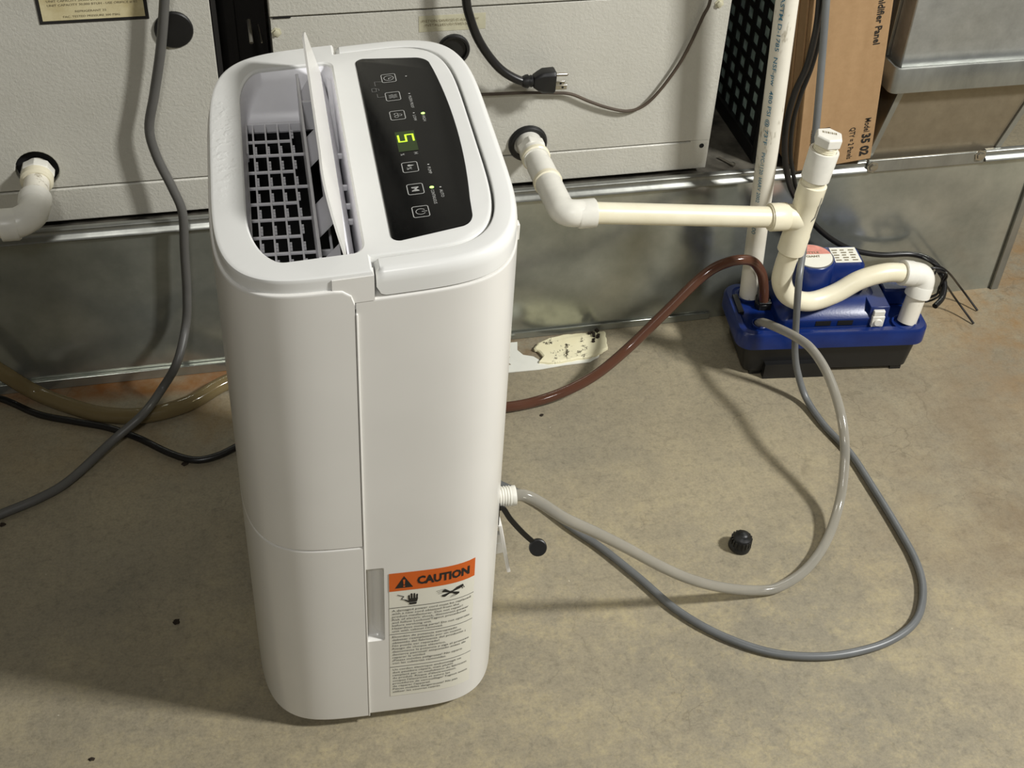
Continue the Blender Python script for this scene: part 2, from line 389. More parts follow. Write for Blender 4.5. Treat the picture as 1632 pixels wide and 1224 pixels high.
# ------------------------------------------------------------------ galvanised plenum and ducts
def screw(parent, p, r=0.006, nrm=(0, -1, 0), name='screw', mat='metal'):
    a = Vector(p); n = Vector(nrm).normalized(); b = B()
    b.lathe(a, a+n, [(-0.001, r*1.5), (0.0012, r*1.5), (0.0014, r), (0.004, r*0.95), (0.0046, r*0.6)], 6)
    return b.build(name, M[mat], parent)
def build_plenum():
    t = thing('supply_plenum', 'long galvanized sheet metal plenum box on the floor under the beige air handlers', 'duct', (0.1, 1.42, 0))
    b = B(); b.box((-1.0, 1.4205, 0.0), (1.139, 1.424, 0.2460)); b.build('front_sheet', M['galv_old'], t)
    b = B(); b.box((-1.0, 1.4245, 0.2400), (1.064, 2.02, 0.2480)); b.build('top_sheet', M['galv_dust'], t)
    b = B(); b.box((-1.0, 2.014, 0.0), (1.064, 2.02, 0.2395)); b.build('back_sheet', M['galv_old'], t)
    # drive cleat along the upper edge: two rolled lips with a shallow valley between
    b = B(); prof = [(1.4245, 0.2385), (1.4165, 0.2385), (1.4140, 0.2405), (1.4150, 0.2435), (1.4185, 0.2455), (1.4205, 0.2500), (1.4195, 0.2535), (1.4215, 0.2555), (1.4260, 0.2555), (1.4265, 0.2500)]
    b.loft([[Vector((x, y, z)) for y, z in prof] for x in (-1.0, -0.2, 0.4, 0.86)], True, True, True)
    b.build('edge_cleat', M['galv'], t, sharp=50)
    b = B(); b.loft([[Vector((x, y-0.001, z+0.002)) for y, z in prof] for x in (1.045, 1.139)], True, True, True)
    b.build('edge_cleat', M['galv'], t, sharp=50)
    b = B(); b.box((0.8605, 1.4165, 0.238), (1.0445, 1.4205, 0.2580)); b.build('edge_flange', M['galv'], t, 0.0012)
    b = B(); b.box((1.130, 1.4150, 0.0), (1.1425, 1.4200, 0.238)); b.build('corner_strip', M['galv'], t, 0.001)
    b = B(); b.box((-1.0, 1.4145, 0.0), (0.12, 1.4203, 0.016)); b.build('foot_flange', M['galv_old'], t, 0.001)
    b = B(); b.box((0.121, 1.4165, 0.0), (0.66, 1.4203, 0.012)); b.build('foot_flange', M['galv_old'], t, 0.001)
    screw(t, (0.868, 1.4163, 0.2475)); screw(t, (1.035, 1.4163, 0.2520))
    b = B(); b.cyl((0.6555, 1.470, 0.2500), (0.668, 1.450, 0.2500), 0.0016, 8); b.cyl((0.668, 1.450, 0.2505), (0.6705, 1.446, 0.2505), 0.0032, 6); b.build('loose_bolt', M['metal'], t)
    d = thing('riser_duct', 'galvanized riser duct with a wide flange band, right of the cardboard box', 'duct', (0.98, 1.44, 0.25))
    P = lambda x, y, z: Vector((x, y, z))
    b = B(); b.loft([[P(0.862, 1.428, 0.249), P(1.066, 1.428, 0.249), P(1.066, 1.85, 0.249), P(0.862, 1.85, 0.249)], [P(0.886, 1.428, 0.366), P(1.104, 1.428, 0.366), P(1.104, 1.85, 0.366), P(0.886, 1.85, 0.366)]], True, True, True)
    b.build('lower_section', M['galv_warm'], d)
    b = B(); b.loft([[P(0.8605, 1.4245, 0.2585), P(0.8680, 1.4245, 0.2585), P(0.8680, 1.4275, 0.2585), P(0.8605, 1.4275, 0.2585)], [P(0.8840, 1.4245, 0.363), P(0.8930, 1.4245, 0.363), P(0.8930, 1.4275, 0.363), P(0.8840, 1.4275, 0.363)]], True, True, True); b.build('corner_strip', M['galv'], d)
    b = B(); b.loft([[P(1.0620, 1.4245, 0.2585), P(1.0705, 1.4245, 0.2585), P(1.0705, 1.4275, 0.2585), P(1.0620, 1.4275, 0.2585)], [P(1.099, 1.4245, 0.363), P(1.109, 1.4245, 0.363), P(1.109, 1.4275, 0.363), P(1.099, 1.4275, 0.363)]], True, True, True); b.build('corner_strip', M['galv'], d)
    # flange band with rounded near-left corner and an open lip on top
    def fl(off, z):
        pts = [P(0.8600+off, 1.86-off, z)]
        for k in range(7):
            a = math.radians(180+90*k/6); pts.append(P(0.8700+(0.010-off*0)*math.cos(a)+off*(-math.cos(a)), 1.4165+0.010*math.sin(a)+off*(-math.sin(a)), z))
        pts += [P(1.30-off, 1.4065+off, z), P(1.30-off, 1.86-off, z)]
        return pts
    b = B(); b.loft([fl(0.004, 0.3690), fl(0.0, 0.3675), fl(0, 0.4020), fl(0.0012, 0.4040), fl(0.0036, 0.4040), fl(0.005, 0.3990), fl(0.012, 0.3980)], True, True, True)
    b.build('flange_band', M['galv'], d, sharp=40)
    b = B(); b.box((0.8740, 1.4215, 0.3965), (1.29, 1.85, 1.25)); b.build('upper_section', M['galv_pale'], d, 0.002)
    b = B(); b.box((0.8690, 1.455, 0.3990), (0.8738, 1.462, 1.25)); b.build('side_seam', M['galv'], d, 0.001)
M['galv_warm'] = None
def more_mats():
    for nm, a, c, r0, r1 in (('galv_warm', (134, 124, 106), (160, 150, 130), 0.34, 0.5), ('galv_pale', (150, 152, 150), (186, 188, 186), 0.34, 0.52)):
        t = NT(nm)
        g = t.mix(0.5, t.ramp(t.noise(5, 6, 0.6), [(0.3, hexc(*a)), (0.7, hexc(*c))]), t.ramp(t.noise(40, 4, 0.7), [(0.3, hexc(*a)), (0.7, hexc(*c))]))
        t.link(g, t.p.inputs['Base Color']); t.set(Metallic=0.75)
        t.link(t.ramp(t.noise(7, 5), [(0.3, (r0,)*3), (0.7, (r1,)*3)]), t.p.inputs['Roughness']); t.bump(t.noise(16, 3), 0.08, 0.004); M[nm] = t.m
more_mats()
build_plenum()

# ------------------------------------------------------------------ air handlers
def panel_with_holes(x0, x1, z0, z1, y, th, holes):
    """sheet in the xz plane with round holes (cx, cz, r)"""
    bm = bmesh.new(); ev = []
    def lp(pts):
        vs = [bm.verts.new((p[0], y, p[1])) for p in pts]
        for i in range(len(vs)): ev.append(bm.edges.new((vs[i], vs[(i+1) % len(vs)])))
    lp([(x0, z0), (x1, z0), (x1, z1), (x0, z1)])
    for cx, cz, r in holes: lp([(cx+r*math.cos(2*math.pi*k/28), cz+r*math.sin(2*math.pi*k/28)) for k in range(28)])
    bmesh.ops.triangle_fill(bm, edges=ev, use_beauty=True)
    geo = bmesh.ops.extrude_face_region(bm, geom=list(bm.faces))
    for v in geo['geom']:
        if isinstance(v, bmesh.types.BMVert): v.co.y += th
    bm.verts.index_update()
    b = B(); b.add([v.co.copy() for v in bm.verts], [tuple(v.index for v in f.verts) for f in bm.faces]); bm.free(); return b
def plug(parent, cx, cz, r, y, flat=True):
    b = B()
    if flat: b.lathe((cx, y+0.004, cz), (cx, y-1, cz), [(0, r*0.96), (0.004, r), (0.006, r), (0.0075, r*0.94), (0.0078, r*0.5)], 32)
    else: b.lathe((cx, y+0.004, cz), (cx, y-1, cz), [(0, r*0.95), (0.0035, r), (0.008, r), (0.010, r*0.93), (0.0095, r*0.80), (0.006, r*0.74), (0.006, r*0.4)], 32)
    return b.build('hole_plug', M['rubber'], parent)
def grommet(parent, cx, cz, r, ri, y):
    b = B(); b.lathe((cx, y+0.010, cz), (cx, y-1, cz), [(0, ri), (0, r*0.95), (0.009, r), (0.0125, r*0.98), (0.015, r*0.9), (0.0145, ri*1.04), (0, ri)], 32, cap=False)
    return b.build('grommet', M['rubber'], parent)
def build_air_handlers():
    yf = 1.435
    a = thing('air_handler', 'beige air handler cabinet at the left with a yellowed data plate', 'air handler', (-0.4, 1.44, 0.256))
    b = B(); b.box((-0.72, 1.447, 0.2600), (-0.0235, 1.98, 1.25)); b.build('cabinet', M['enamel'], a)
    b = B(); b.box((-0.72, 1.4345, 0.2570), (-0.0220, 1.4468, 0.3040)); b.build('base_rail', M['enamel'], a, 0.0018)
    hb = panel_with_holes(-0.72, -0.0215, 0.3058, 1.25, yf, 0.011, [(-0.0651, 0.5053, 0.0215), (-0.2507, 0.3330, 0.0255)])
    hb.build('front_panel', M['enamel'], a, 0.0012)
    plug(a, -0.0651, 0.5053, 0.0222, yf)
    b = B(); b.lathe((-0.2507, 1.4467, 0.333), (-0.2507, 1.43, 0.333), [(0, 0.0254), (0.0004, 0.0254)], 28); b.build('drain_opening', M['black_in'], a)
    # data plate
    dp = B(); dp.box((-0.2110, yf-0.0010, 0.5205), (-0.0905, yf-0.0002, 0.64)); po = dp.build('data_plate', M['print_black'], a, 0.0004); po['label'] = 'yellowed data plate with a black border'
    dp = B(); dp.box((-0.2070, yf-0.0014, 0.5245), (-0.0945, yf-0.0008, 0.637)); dp.build('plate_face', M['aged'], po)
    tx = B(); f = lambda x, z: (lambda s, t: Vector((x+s, yf-0.0017, z+t)))
    for k, (s_, x, w) in enumerate((('TO THE OUTDOOR UNIT CAPACITY AS SHOWN BELOW', -0.2050, 0.104), ('UNIT CAPACITY 24,000 BTUH - USE ORIFICE # 59', -0.1990, 0.098), ('UNIT CAPACITY 30,000 BTUH - USE ORIFICE # 65', -0.1990, 0.098))):
        write(tx, s_, 0.0026, w, f(x, 0.5515-0.0050*k+0.0))
    for z, s_, x, w in ((0.5335, 'REFRIGERANT 22', -0.170, 0.034), (0.5275, 'FAC. TESTED PRESSURE 300 PSIG', -0.184, 0.062), (0.5590, 'PISTON SIZE MUST BE MATCHED', -0.204, 0.070)):
        write(tx, s_, 0.0024, w, f(x, z))
    tx.build('plate_text', M['print_faint'], po, fix=False)
    # right unit
    r = thing('air_handler', 'wide beige air handler cabinet in the middle, behind the dehumidifier', 'air handler', (0.33, 1.44, 0.256))
    b = B(); b.box((0.0470, 1.447, 0.2600), (0.6215, 1.98, 1.25)); b.build('cabinet', M['enamel'], r)
    b = B(); b.box((0.0462, 1.4345, 0.2570), (0.6228, 1.4468, 0.3005)); b.build('base_rail', M['enamel'], r, 0.0018)
    hb = panel_with_holes(0.0462, 0.6225, 0.3022, 0.5118, yf, 0.011, [(0.2655, 0.4592, 0.0190), (0.3663, 0.3182, 0.0155)])
    hb.build('front_panel', M['enamel'], r, 0.0012)
    b = B(); b.box((0.0450, yf-0.001, 0.5136), (0.6225, 1.4465, 1.25)); b.build('upper_panel', M['enamel'], r, 0.0016)
    b = B(); b.box((0.0490, yf-0.0012, 0.5118), (0.070, 1.4400, 0.5140)); b.build('seam_clip', M['dark_gap'], r)
    plug(r, 0.2655, 0.4592, 0.0200, yf, False)
    grommet(r, 0.3663, 0.3182, 0.0265, 0.0185, yf)
    screw(r, (0.0520, yf+0.0005, 0.4945), 0.0042, mat='sticker'); screw(r, (0.6060, yf+0.0005, 0.4985), 0.0042, mat='sticker')
    b = B(); b.lathe((0.6118, 1.4345, 0.2935), (0.6118, 1.40, 0.2935), [(0, 0.0034), (0.0004, 0.0034)], 14); b.build('screw_hole', M['black_in'], r)
    b = B(); b.box((0.595, yf-0.0004, 0.2995), (0.622, 1.44, 0.3022)); b.build('seam_clip', M['enamel'], r)
    st = B(); z0, z1 = 0.4838, 0.5045
    st.box((0.2225, yf-0.0004, z0), (0.3050, yf-0.0001, z1)); so = st.build('sticker', M['sticker'], r, 0.0001); so['label'] = 'small worn sticker with two lines of faded capitals'
    tx = B()
    write(tx, 'PISTON ORIFICE IS ALREADY', 0.0030, 0.070, f(0.2265, 0.4968)); write(tx, 'INSTALLED IN THIS UNIT', 0.0030, 0.062, f(0.2300, 0.4915))
    tx.build('sticker_text', M['print_faint'], so, fix=False)
    # dark things in the gap between the two cabinets
    g = thing('insulation_board', 'black insulation board filling the dark gap between the two beige cabinets', 'insulation', (0.012, 1.52, 0.25))
    b = B(); b.box((-0.0180, 1.510, 0.2485), (0.0430, 1.60, 1.2)); b.build('board', M['dark_gap'], g)
    b = B(); b.box((-0.0205, 1.455, 0.2485), (-0.0150, 1.508, 1.2)); b.box((-0.006, 1.500, 0.2485), (0.006, 1.5095, 1.2)); b.build('edge_strip', M['dark_gap'], g)
    b = B(); b.cyl((0.022, 1.445, 0.478), (0.0215, 1.470, 0.4955), 0.0026, 8); b.cyl((0.034, 1.440, 0.480), (0.032, 1.470, 0.489), 0.0010, 8); b.build('copper_stub', M['metal'], g)
build_air_handlers()

def build_lattice():
    t = thing('lattice_filter_panel', 'black lattice filter panel standing between the middle beige cabinet and the tall pipe', 'panel', (0.70, 1.6, 0.2482))
    X = 0.7020; y0, y1, z0, z1 = 1.449, 1.80, 0.2482, 0.80
    b = B(); b.box((X+0.004, y0+0.004, z0+0.004), (X+0.012, y1-0.004, z1)); b.build('pad', M['lattice_back'], t)
    f = B(); f.box((X-0.003, y0, z0), (X+0.014, y0+0.010, z1)); f.box((X-0.003, y0+0.0101, z0), (X+0.014, y1, z0+0.022)); f.build('frame', M['lattice'], t, 0.001)
    y = y0+0.020
    k = 0
    while y < y1:
        B().box((X+0.0016, y, z0+0.0222), (X+0.0039, y+0.0125, z1)).build('lattice_bar', M['lattice'], t); y += 0.0310
    z = z0+0.040
    while z < 0.62:
        B().box((X+0.0019, y0+0.0102, z), (X+0.0038, y1, z+0.0080)).build('lattice_rung', M['lattice'], t); z += 0.0245
build_lattice()

def build_carton():
    rot = Euler((0, math.radians(-6.0), 0)); base = Vector((0.7455, 1.406, 0.2562))
    t = thing('cardboard_box', 'tall brown cardboard box for a humidifier panel, leaning on the plenum', 'box', base, rot=rot)
    w, d, h = 0.1110, 0.30, 0.62
    b = B(); b.box((0, 0.0, 0), (w, d, h)); b.build('carton', M['card'], t, 0.0022, 2)
    b = B(); b.box((-0.0030, 0.008, 0.003), (-0.0004, d*0.5, h)); b.box((-0.0058, 0.030, 0.003), (-0.0032, d*0.8, h)); b.box((-0.0030, d*0.5+0.002, 0.003), (-0.0004, d, h)); b.build('side_flap', M['card'], t, 0.0006)
    # words run down the front face, letter tops to the right
    def fn(x, z): return lambda s, tt: Vector((x+tt, -0.0005, z-s))
    for s_, cap, w_, x_, z_, bo in (('Humidifier Panel', 0.0092, 0.0840, 0.0905, 0.2620, 0.022), ('Model', 0.0085, 0.0215, 0.0945, 0.0680, 0.01), ('35 02', 0.0120, 0.0350, 0.0930, 0.0435, 0.04), ('QTY = 2 Panels', 0.0078, 0.0500, 0.0740, 0.0570, 0.01)):
        tx = B(); write(tx, s_, cap, w_, fn(x_, z_), bo); tx.build('carton_lettering', M['print_black'], t, fix=False)
    bars = B(); random.seed(3); z = 0.0640
    while z > 0.0100:
        hgt = random.choice((0.0010, 0.0016, 0.0024)); bars.add([Vector((0.0170, -0.0005, z)), Vector((0.0440, -0.0005, z)), Vector((0.0440, -0.0005, z-hgt)), Vector((0.0170, -0.0005, z-hgt))], [(0, 1, 2, 3)])
        z -= hgt + random.choice((0.0010, 0.0016))
    bars.build('bar_code', M['print_black'], t, fix=False)
build_carton()

# ------------------------------------------------------------------ dehumidifier
SEAM = -0.0195
def sup(a, b, n, t):
    c, s_ = math.cos(t), math.sin(t)
    return (math.copysign(abs(c)**(2/n), c)*a, math.copysign(abs(s_)**(2/n), s_)*b)
def yface(x, a=0.1285, b=0.197, n=4.6, cx=-0.0015):
    q = min(1, abs((x-cx)/a)); return b*(1-q**n)**(1/n)
def loop(a, b, n=4.6, cx=-0.0015, N=144):
    return [(sup(a, b, n, 2*math.pi*k/N)[0]+cx, sup(a, b, n, 2*math.pi*k/N)[1]) for k in range(N)]
def half(a, b, side, xs, n=4.6, cx=-0.0015, N=70):
    """open outline running far seam -> round -> near seam, on the side given (-1 left, +1 right)"""
    out = []
    t0 = None
    for k in range(N+1):
        u = -1+2*k/N
        u = math.copysign(1-(1-abs(u))**1.6, u)
        ang = (math.pi/2)*(-u)                      # +90..-90 deg : far -> near
        x, y = sup(a, b, n, ang)
        x = cx + abs(x) if side > 0 else cx - abs(x)
        out.append((x, y))
    keep = [p for p in out if (p[0] > xs if side > 0 else p[0] < xs)]
    ye = yface(xs, a, b, n, cx)
    return [(xs, ye)] + keep + [(xs, -ye)]
TOP = lambda x: 0.595 + 0.085*x
def build_dehumidifier():
    R_ = thing('dehumidifier', 'tall white portable dehumidifier with black control panel and open vent, standing on the concrete floor', 'dehumidifier',
               (0.088, 0.998, 0.0), rot=(0, math.radians(0.9), math.radians(-1.5)))
    W_ = M['white']
    def shell(name, side, a, b, xs, zb, ztf, mat, r=0.004, label=None, bot=True, cap_top=False):
        out = half(a, b, side, xs)
        ins = lambda d: [(x*(1-d/0.13), y*(1-d/0.2)) for x, y in out]
        loops = []
        if bot: loops.append([Vector((x, y, zb)) for x, y in ins(0.02)])
        loops.append([Vector((x, y, zb)) for x, y in ins(r)])
        loops.append([Vector((x, y, zb+0.3*r)) for x, y in ins(0.3*r)])
        loops.append([Vector((x, y, zb+r)) for x, y in out])
        loops.append([Vector((x, y, ztf(x)-0.0022)) for x, y in out])
        loops.append([Vector((x, y, ztf(x)-0.0006)) for x, y in ins(0.0008)])
        loops.append([Vector((x, y, ztf(x))) for x, y in ins(0.0024)])
        loops.append([Vector((x, y, ztf(x)-0.0005)) for x, y in ins(0.011)])
        b_ = B().loft(loops, close=False)
        if cap_top: pass
        o = b_.build(name, mat, R_, weighted=True)
        if label: o['label'] = label
        return o
    rc = 0.014
    def ztop_left(x):
        z = 0.5825 + 0.085*x
        if x > SEAM-0.001-rc:
            q = x-(SEAM-0.001-rc); z -= rc - math.sqrt(max(0, rc*rc-q*q))
        return z
    ztop_right = lambda x: 0.5690 + 0.085*x
    # right-hand housing, with a finger recess cut beside the bucket
    out = half(0.1285, 0.197, 1, SEAM)
    gz0, gz1, gx1 = 0.1385, 0.2485, -0.0010
    b_ = B(); dep = 0.012
    def wall(p, z): return Vector((p[0], p[1], z))
    near_i = len(out)-1
    xs_extra = [gx1]
    pts = [p for p in out if not (p[1] < 0 and SEAM <= p[0] < 0.004)]
    tail = [(x, -yface(x)) for x in (0.004, gx1, -0.008, -0.014, SEAM)]
    pts = pts + tail; n = len(pts)
    def zl(z0, z1, k0, k1, f=None):
        b_.add([wall(pts[k], z0 if not callable(z0) else z0(pts[k][0])) for k in range(k0, k1+1)] +
               [wall(pts[k], z1 if not callable(z1) else z1(pts[k][0])) for k in range(k0, k1+1)],
               [(i, i+1, i+1+(k1-k0+1), i+(k1-k0+1)) for i in range(k1-k0)])
    kg = n-4
    zl(0.018, gz0, 0, n-1); zl(gz0, gz1, 0, kg); zl(gz1, lambda x: ztop_right(x)-0.002, 0, n-1)
    ins = lambda d, P=pts: [(x*(1-d/0.13), y*(1-d/0.2)) for x, y in P]
    b_.loft([[wall(p, 0.014) for p in ins(0.02)], [wall(p, 0.014) for p in ins(0.004)], [wall(p, 0.0152) for p in ins(0.0012)], [wall(p, 0.018) for p in pts]], close=False)
    b_.loft([[wall(p, ztop_right(p[0])-0.002) for p in pts], [wall(p, ztop_right(p[0])-0.0005) for p in ins(0.0007)], [wall(p, ztop_right(p[0])) for p in ins(0.0022)],
             [wall(p, ztop_right(p[0])-0.0003) for p in ins(0.03)]], close=False)
    # closing wall on the seam plane behind the bucket so nothing is see-through
    b_.add([Vector((SEAM+0.0002, -0.19, 0.014)), Vector((SEAM+0.0002, 0.19, 0.014)), Vector((SEAM+0.0002, 0.19, 0.50)), Vector((SEAM+0.0002, -0.19, 0.50))], [(0, 1, 2, 3)])
    b_.build('housing', W_, R_, fix=True, weighted=True)
    # finger recess: concave scoop with rounded corners on the right side
    g = B(); NZ = 44; NX = 18; rr = 0.0075; ew = 0.0042
    grid = []
    for i in range(NZ+1):
        row = []
        for j in range(NX+1):
            x = SEAM + (j/NX)*(gx1-SEAM); z = gz0 + (i/NZ)*(gz1-gz0)
            dx = gx1-x; dz = min(z-gz0, gz1-z)
            if dx < rr and dz < rr: sd = rr - math.hypot(rr-dx, rr-dz)
            else: sd = min(dx, dz)
            e_ = min(1.0, max(0.0, sd)/ew)
            row.append(Vector((x, -yface(x)+dep*math.sqrt(1-(1-e_)**2)*(0.55+0.45*min(1, max(0, sd)/0.012)), z)))
        grid.append(row)
    g.loft(grid, close=False)
    go = g.build('finger_recess', W_, R_, sharp=75); go['label'] = 'rounded finger recess beside the water bucket'
    # left side: upper front cover and water bucket below, both a touch proud of the housing
    shell('front_cover', -1, 0.1298, 0.1983, SEAM-0.001, 0.2822, ztop_left, W_, r=0.0012, bot=True)
    bk = shell('water_bucket', -1, 0.1300, 0.1986, SEAM-0.0008, 0.012, lambda x: 0.2815, W_, r=0.004, label='removable water bucket forming the lower left side')
    win = B(); win.box((-0.1325, -0.040, 0.095), (-0.1305, -0.020, 0.170))
    wo = win.build('water_level_window', M['print_dim'], R_, 0.0008)
    # inner core that closes the joints (dark gap behind seams)
    core = B(); lp = loop(0.118, 0.176)
    core.loft([[Vector((x, y, 0.03)) for x, y in lp], [Vector((x, y, 0.485)) for x, y in lp]], True, True, True)
    core.build('inner_chassis', M['black_in'], R_)
    # raised bead along the seam
    sb = B(); y0 = -yface(SEAM)
    sb.box((SEAM-0.0006, y0-0.0018, 0.014), (SEAM+0.0012, y0+0.002, 0.556))
    sb.build('seam_bead', W_, R_, 0.0006)

    # ---- lid ----
    HX = -0.0050                                        # where the handle begins
    a2, b2 = 0.1275, 0.1950
    ia, ib, inn = 0.1050, 0.1745, 5.0
    def lid_loop(a, b, ai, bi, hx=HX):
        left = half(a, b, -1, hx)                       # far -> left -> near, starts (hx, +) ends (hx, -)
        yi = yface(hx, ai, bi, inn, 0)
        right = half(ai, bi, 1, hx, inn, 0.0)           # far -> right -> near
        return left + list(reversed(right))
    def vent_loop(d=0.0, far=0.0, q=1.0):
        x0, x1, y0, y1 = -0.1010+d, -0.0080-d, -0.1680+d, 0.1590-d-far
        pts = []
        def arc(cx, cy, r, a0, a1, n=8, ry=None):
            ry = ry or r
            for k in range(n+1):
                an = math.radians(a0+(a1-a0)*k/n); pts.append((cx+r*math.cos(an), cy+ry*math.sin(an)))
        arc(x1-0.010, y0+0.013, 0.010, 0, -90, 6, 0.013)
        arc(x0+0.030*q, y0+0.075*q, 0.030*q, -90, -180, 14, 0.075*q)
        arc(x0+0.022*q, y1-0.060*q, 0.022*q, 180, 90, 12, 0.060*q)
        arc(x1-0.010, y1-0.012, 0.010, 90, 0, 6, 0.012)
        return pts
    def lid_z(x): return TOP(x)
    outer = lid_loop(a2, b2, ia, ib)
    e1 = lid_loop(a2-0.0010, b2-0.0010, ia-0.0010, ib-0.0010, HX-0.0008)
    e2 = lid_loop(a2-0.0034, b2-0.0034, ia-0.0034, ib-0.0034, HX-0.0022)
    L = B()
    L.loft([[Vector((x, y, 0.560+0.06*x)) for x, y in outer], [Vector((x, y, lid_z(x)-0.0040)) for x, y in outer],
            [Vector((x, y, lid_z(x)-0.0010)) for x, y in e1], [Vector((x, y, lid_z(x))) for x, y in e2]])
    vl = vent_loop()
    vi = vent_loop(0.0016)
    def fillring(outer2, inner2, zf):
        bm = bmesh.new(); ev = []
        for lp_ in (outer2, inner2):
            vs = [bm.verts.new((x, y, zf(x))) for x, y in lp_]
            ev += [bm.edges.new((vs[i], vs[(i+1) % len(vs)])) for i in range(len(vs))]
        bmesh.ops.triangle_fill(bm, edges=ev, use_beauty=True)
        bm.verts.index_update()
        vs = [v.co.copy() for v in bm.verts]; fs = [tuple(v.index for v in f.verts) for f in bm.faces]
        bm.free(); return vs, fs
    vs, fs = fillring(e2, vl, lid_z); L.add(vs, fs)
    L.loft([[Vector((x, y, lid_z(x))) for x, y in vl], [Vector((x, y, lid_z(x)-0.0014)) for x, y in vi], [Vector((x, y, lid_z(x)-0.004)) for x, y in vi]])
    L.build('lid', M['lid'], R_, sharp=28, weighted=True)
    # skirt of the lid: recessed band under the rim on the left, tab down to the housing between cover and handle
    sk = B(); so = half(0.1266, 0.1942, -1, HX+0.0)
    sk.loft([[Vector((x, y, 0.560)) for x, y in so], [Vector((x, y, TOP(x)-0.008)) for x, y in so]], close=False)
    xs_ = [SEAM-0.018, SEAM-0.01, SEAM, -0.012, HX+0.0005]
    for sgn in (-1, 1):
        row0 = [Vector((x, sgn*(yface(x)+0.0002), 0.5685+0.085*x)) for x in xs_]
        row1 = [Vector((x, sgn*(yface(x)-0.0010), TOP(x)-0.0035)) for x in xs_]
        row2 = [Vector((x, sgn*(yface(x)-0.012), TOP(x)-0.0035)) for x in xs_]
        row3 = [Vector((x, sgn*(yface(x)-0.012), 0.5685+0.085*x)) for x in xs_]
        sk.loft([row0, row1, row2, row3, row0], close=False)
        sk.add([row0[-1], row1[-1], row2[-1], row3[-1]], [(0, 1, 2, 3)])
    sk.build('lid_skirt', W_, R_, sharp=40)
    # vent well: walls narrowing to the grille, sloping at the far end
    ZG = 0.550
    well = B()
    l0 = [Vector((x, y, TOP(x)-0.0035)) for x, y in vent_loop(0.0016)]
    l1 = [Vector((x, y, TOP(x)-0.012)) for x, y in vent_loop(0.003, 0.004)]
    l2 = [Vector((x, y, ZG+0.010)) for x, y in vent_loop(0.004, 0.026, 0.35)]
    l3 = [Vector((x, y, ZG-0.002)) for x, y in vent_loop(0.004, 0.036, 0.12)]
    l4 = [Vector((x, y, ZG-0.010)) for x, y in vent_loop(0.004, 0.036, 0.12)]
    well.loft([l0, l1, l2, l3, l4]); well.build('vent_well', M['grille'], R_, sharp=45)
    lin = B()
    l5 = [Vector((x, y, ZG-0.0095)) for x, y in vent_loop(0.0042, 0.036, 0.12)]
    l6 = [Vector((x, y, 0.488)) for x, y in vent_loop(0.0042, 0.036, 0.12)]
    lin.loft([l5, l6], True, False, True); lin.build('vent_cavity', M['black_in'], R_)
    # grille bars
    gx = [-0.0972, -0.0900, -0.0781, -0.0665, -0.0548, -0.0436, -0.0310]
    gy = [0.0874, 0.0621, 0.0325, 0.0057, -0.0207, -0.0465, -0.0735, -0.0985, -0.1240, -0.1490]
    for k, x in enumerate(gx):
        if k == 5: continue
        B().box((x-0.0009, -0.163, ZG-0.0030), (x+0.0009, 0.1205, ZG+0.0005)).build('grille_bar', M['grille'], R_, 0.0005)
    for i, y in enumerate(gy):
        x1 = -0.0436 if i % 2 == 1 else -0.0548
        B().box((-0.0985, y-0.0010, ZG-0.0026), (x1, y+0.0010, ZG+0.0002)).build('grille_crossbar', M['grille'], R_, 0.0005)
    B().box((-0.0985, 0.1175, ZG-0.008), (-0.0436, 0.1215, ZG+0.001)).build('grille_edge', M['grille'], R_, 0.0004)
    B().box((-0.0995, 0.060, ZG-0.006), (-0.0950, 0.118, ZG+0.004)).build('grille_side_rail', M['grille'], R_, 0.0004)
    B().box((-0.0995, -0.095, ZG-0.004), (-0.0962, -0.052, ZG+0.010)).build('grille_side_rail', M['grille'], R_, 0.0004)
    te = B()
    for x in gx[1:5]:
        ys = [0.12] + gy
        for i in range(len(ys)-1):
            for q in (0.30, 0.48, 0.66):
                y = ys[i]+(ys[i+1]-ys[i])*(q+0.12)
                if x > -0.06 or i > 0: te.box((x+0.0008, y-0.0009, ZG-0.0022), (x+0.0028, y+0.0009, ZG-0.0004))
    to = te.build('grille_teeth', M['grille'], R_); to['kind'] = 'stuff'
    # rail left of the louver and small tie plates
    rl = B(); rl.box((-0.0446, -0.160, ZG-0.004), (-0.0420, 0.155, 0.5840)); rl.build('louver_rail', M['grille'], R_, 0.0005)
    for (ya, yb, z) in ((0.152, 0.112, 0.580), (0.105, 0.108, 0.580), (0.060, 0.012, 0.576), (-0.052, -0.098, 0.574), (-0.136, -0.162, 0.574)):
        if abs(ya-yb) < 0.01:
            B().box((-0.0428, min(ya, yb), ZG), (-0.030, max(ya, yb), z)).build('louver_rib', M['grille'], R_, 0.0004); continue
        p = B(); p.add([(-0.0428, ya, z-0.010), (-0.0428, yb, z-0.012), (-0.0265, yb+0.003, z+0.004), (-0.0265, ya+0.003, z+0.006),
                        (-0.0428, ya, z-0.012), (-0.0428, yb, z-0.014), (-0.0265, yb+0.003, z+0.002), (-0.0265, ya+0.003, z+0.004)],
                       [(0, 1, 2, 3), (7, 6, 5, 4), (0, 4, 5, 1), (1, 5, 6, 2), (2, 6, 7, 3), (3, 7, 4, 0)])
        p.build('louver_rib', M['grille'], R_)
    B().box((-0.0312, -0.160, ZG-0.006), (-0.0296, 0.040, ZG)).build('grille_bar', M['grille'], R_, 0.0004)
    for y in (-0.040, -0.098, -0.150):
        B().box((-0.0428, y-0.0011, ZG-0.006), (-0.030, y+0.0011, ZG)).build('grille_crossbar', M['grille'], R_, 0.0004)
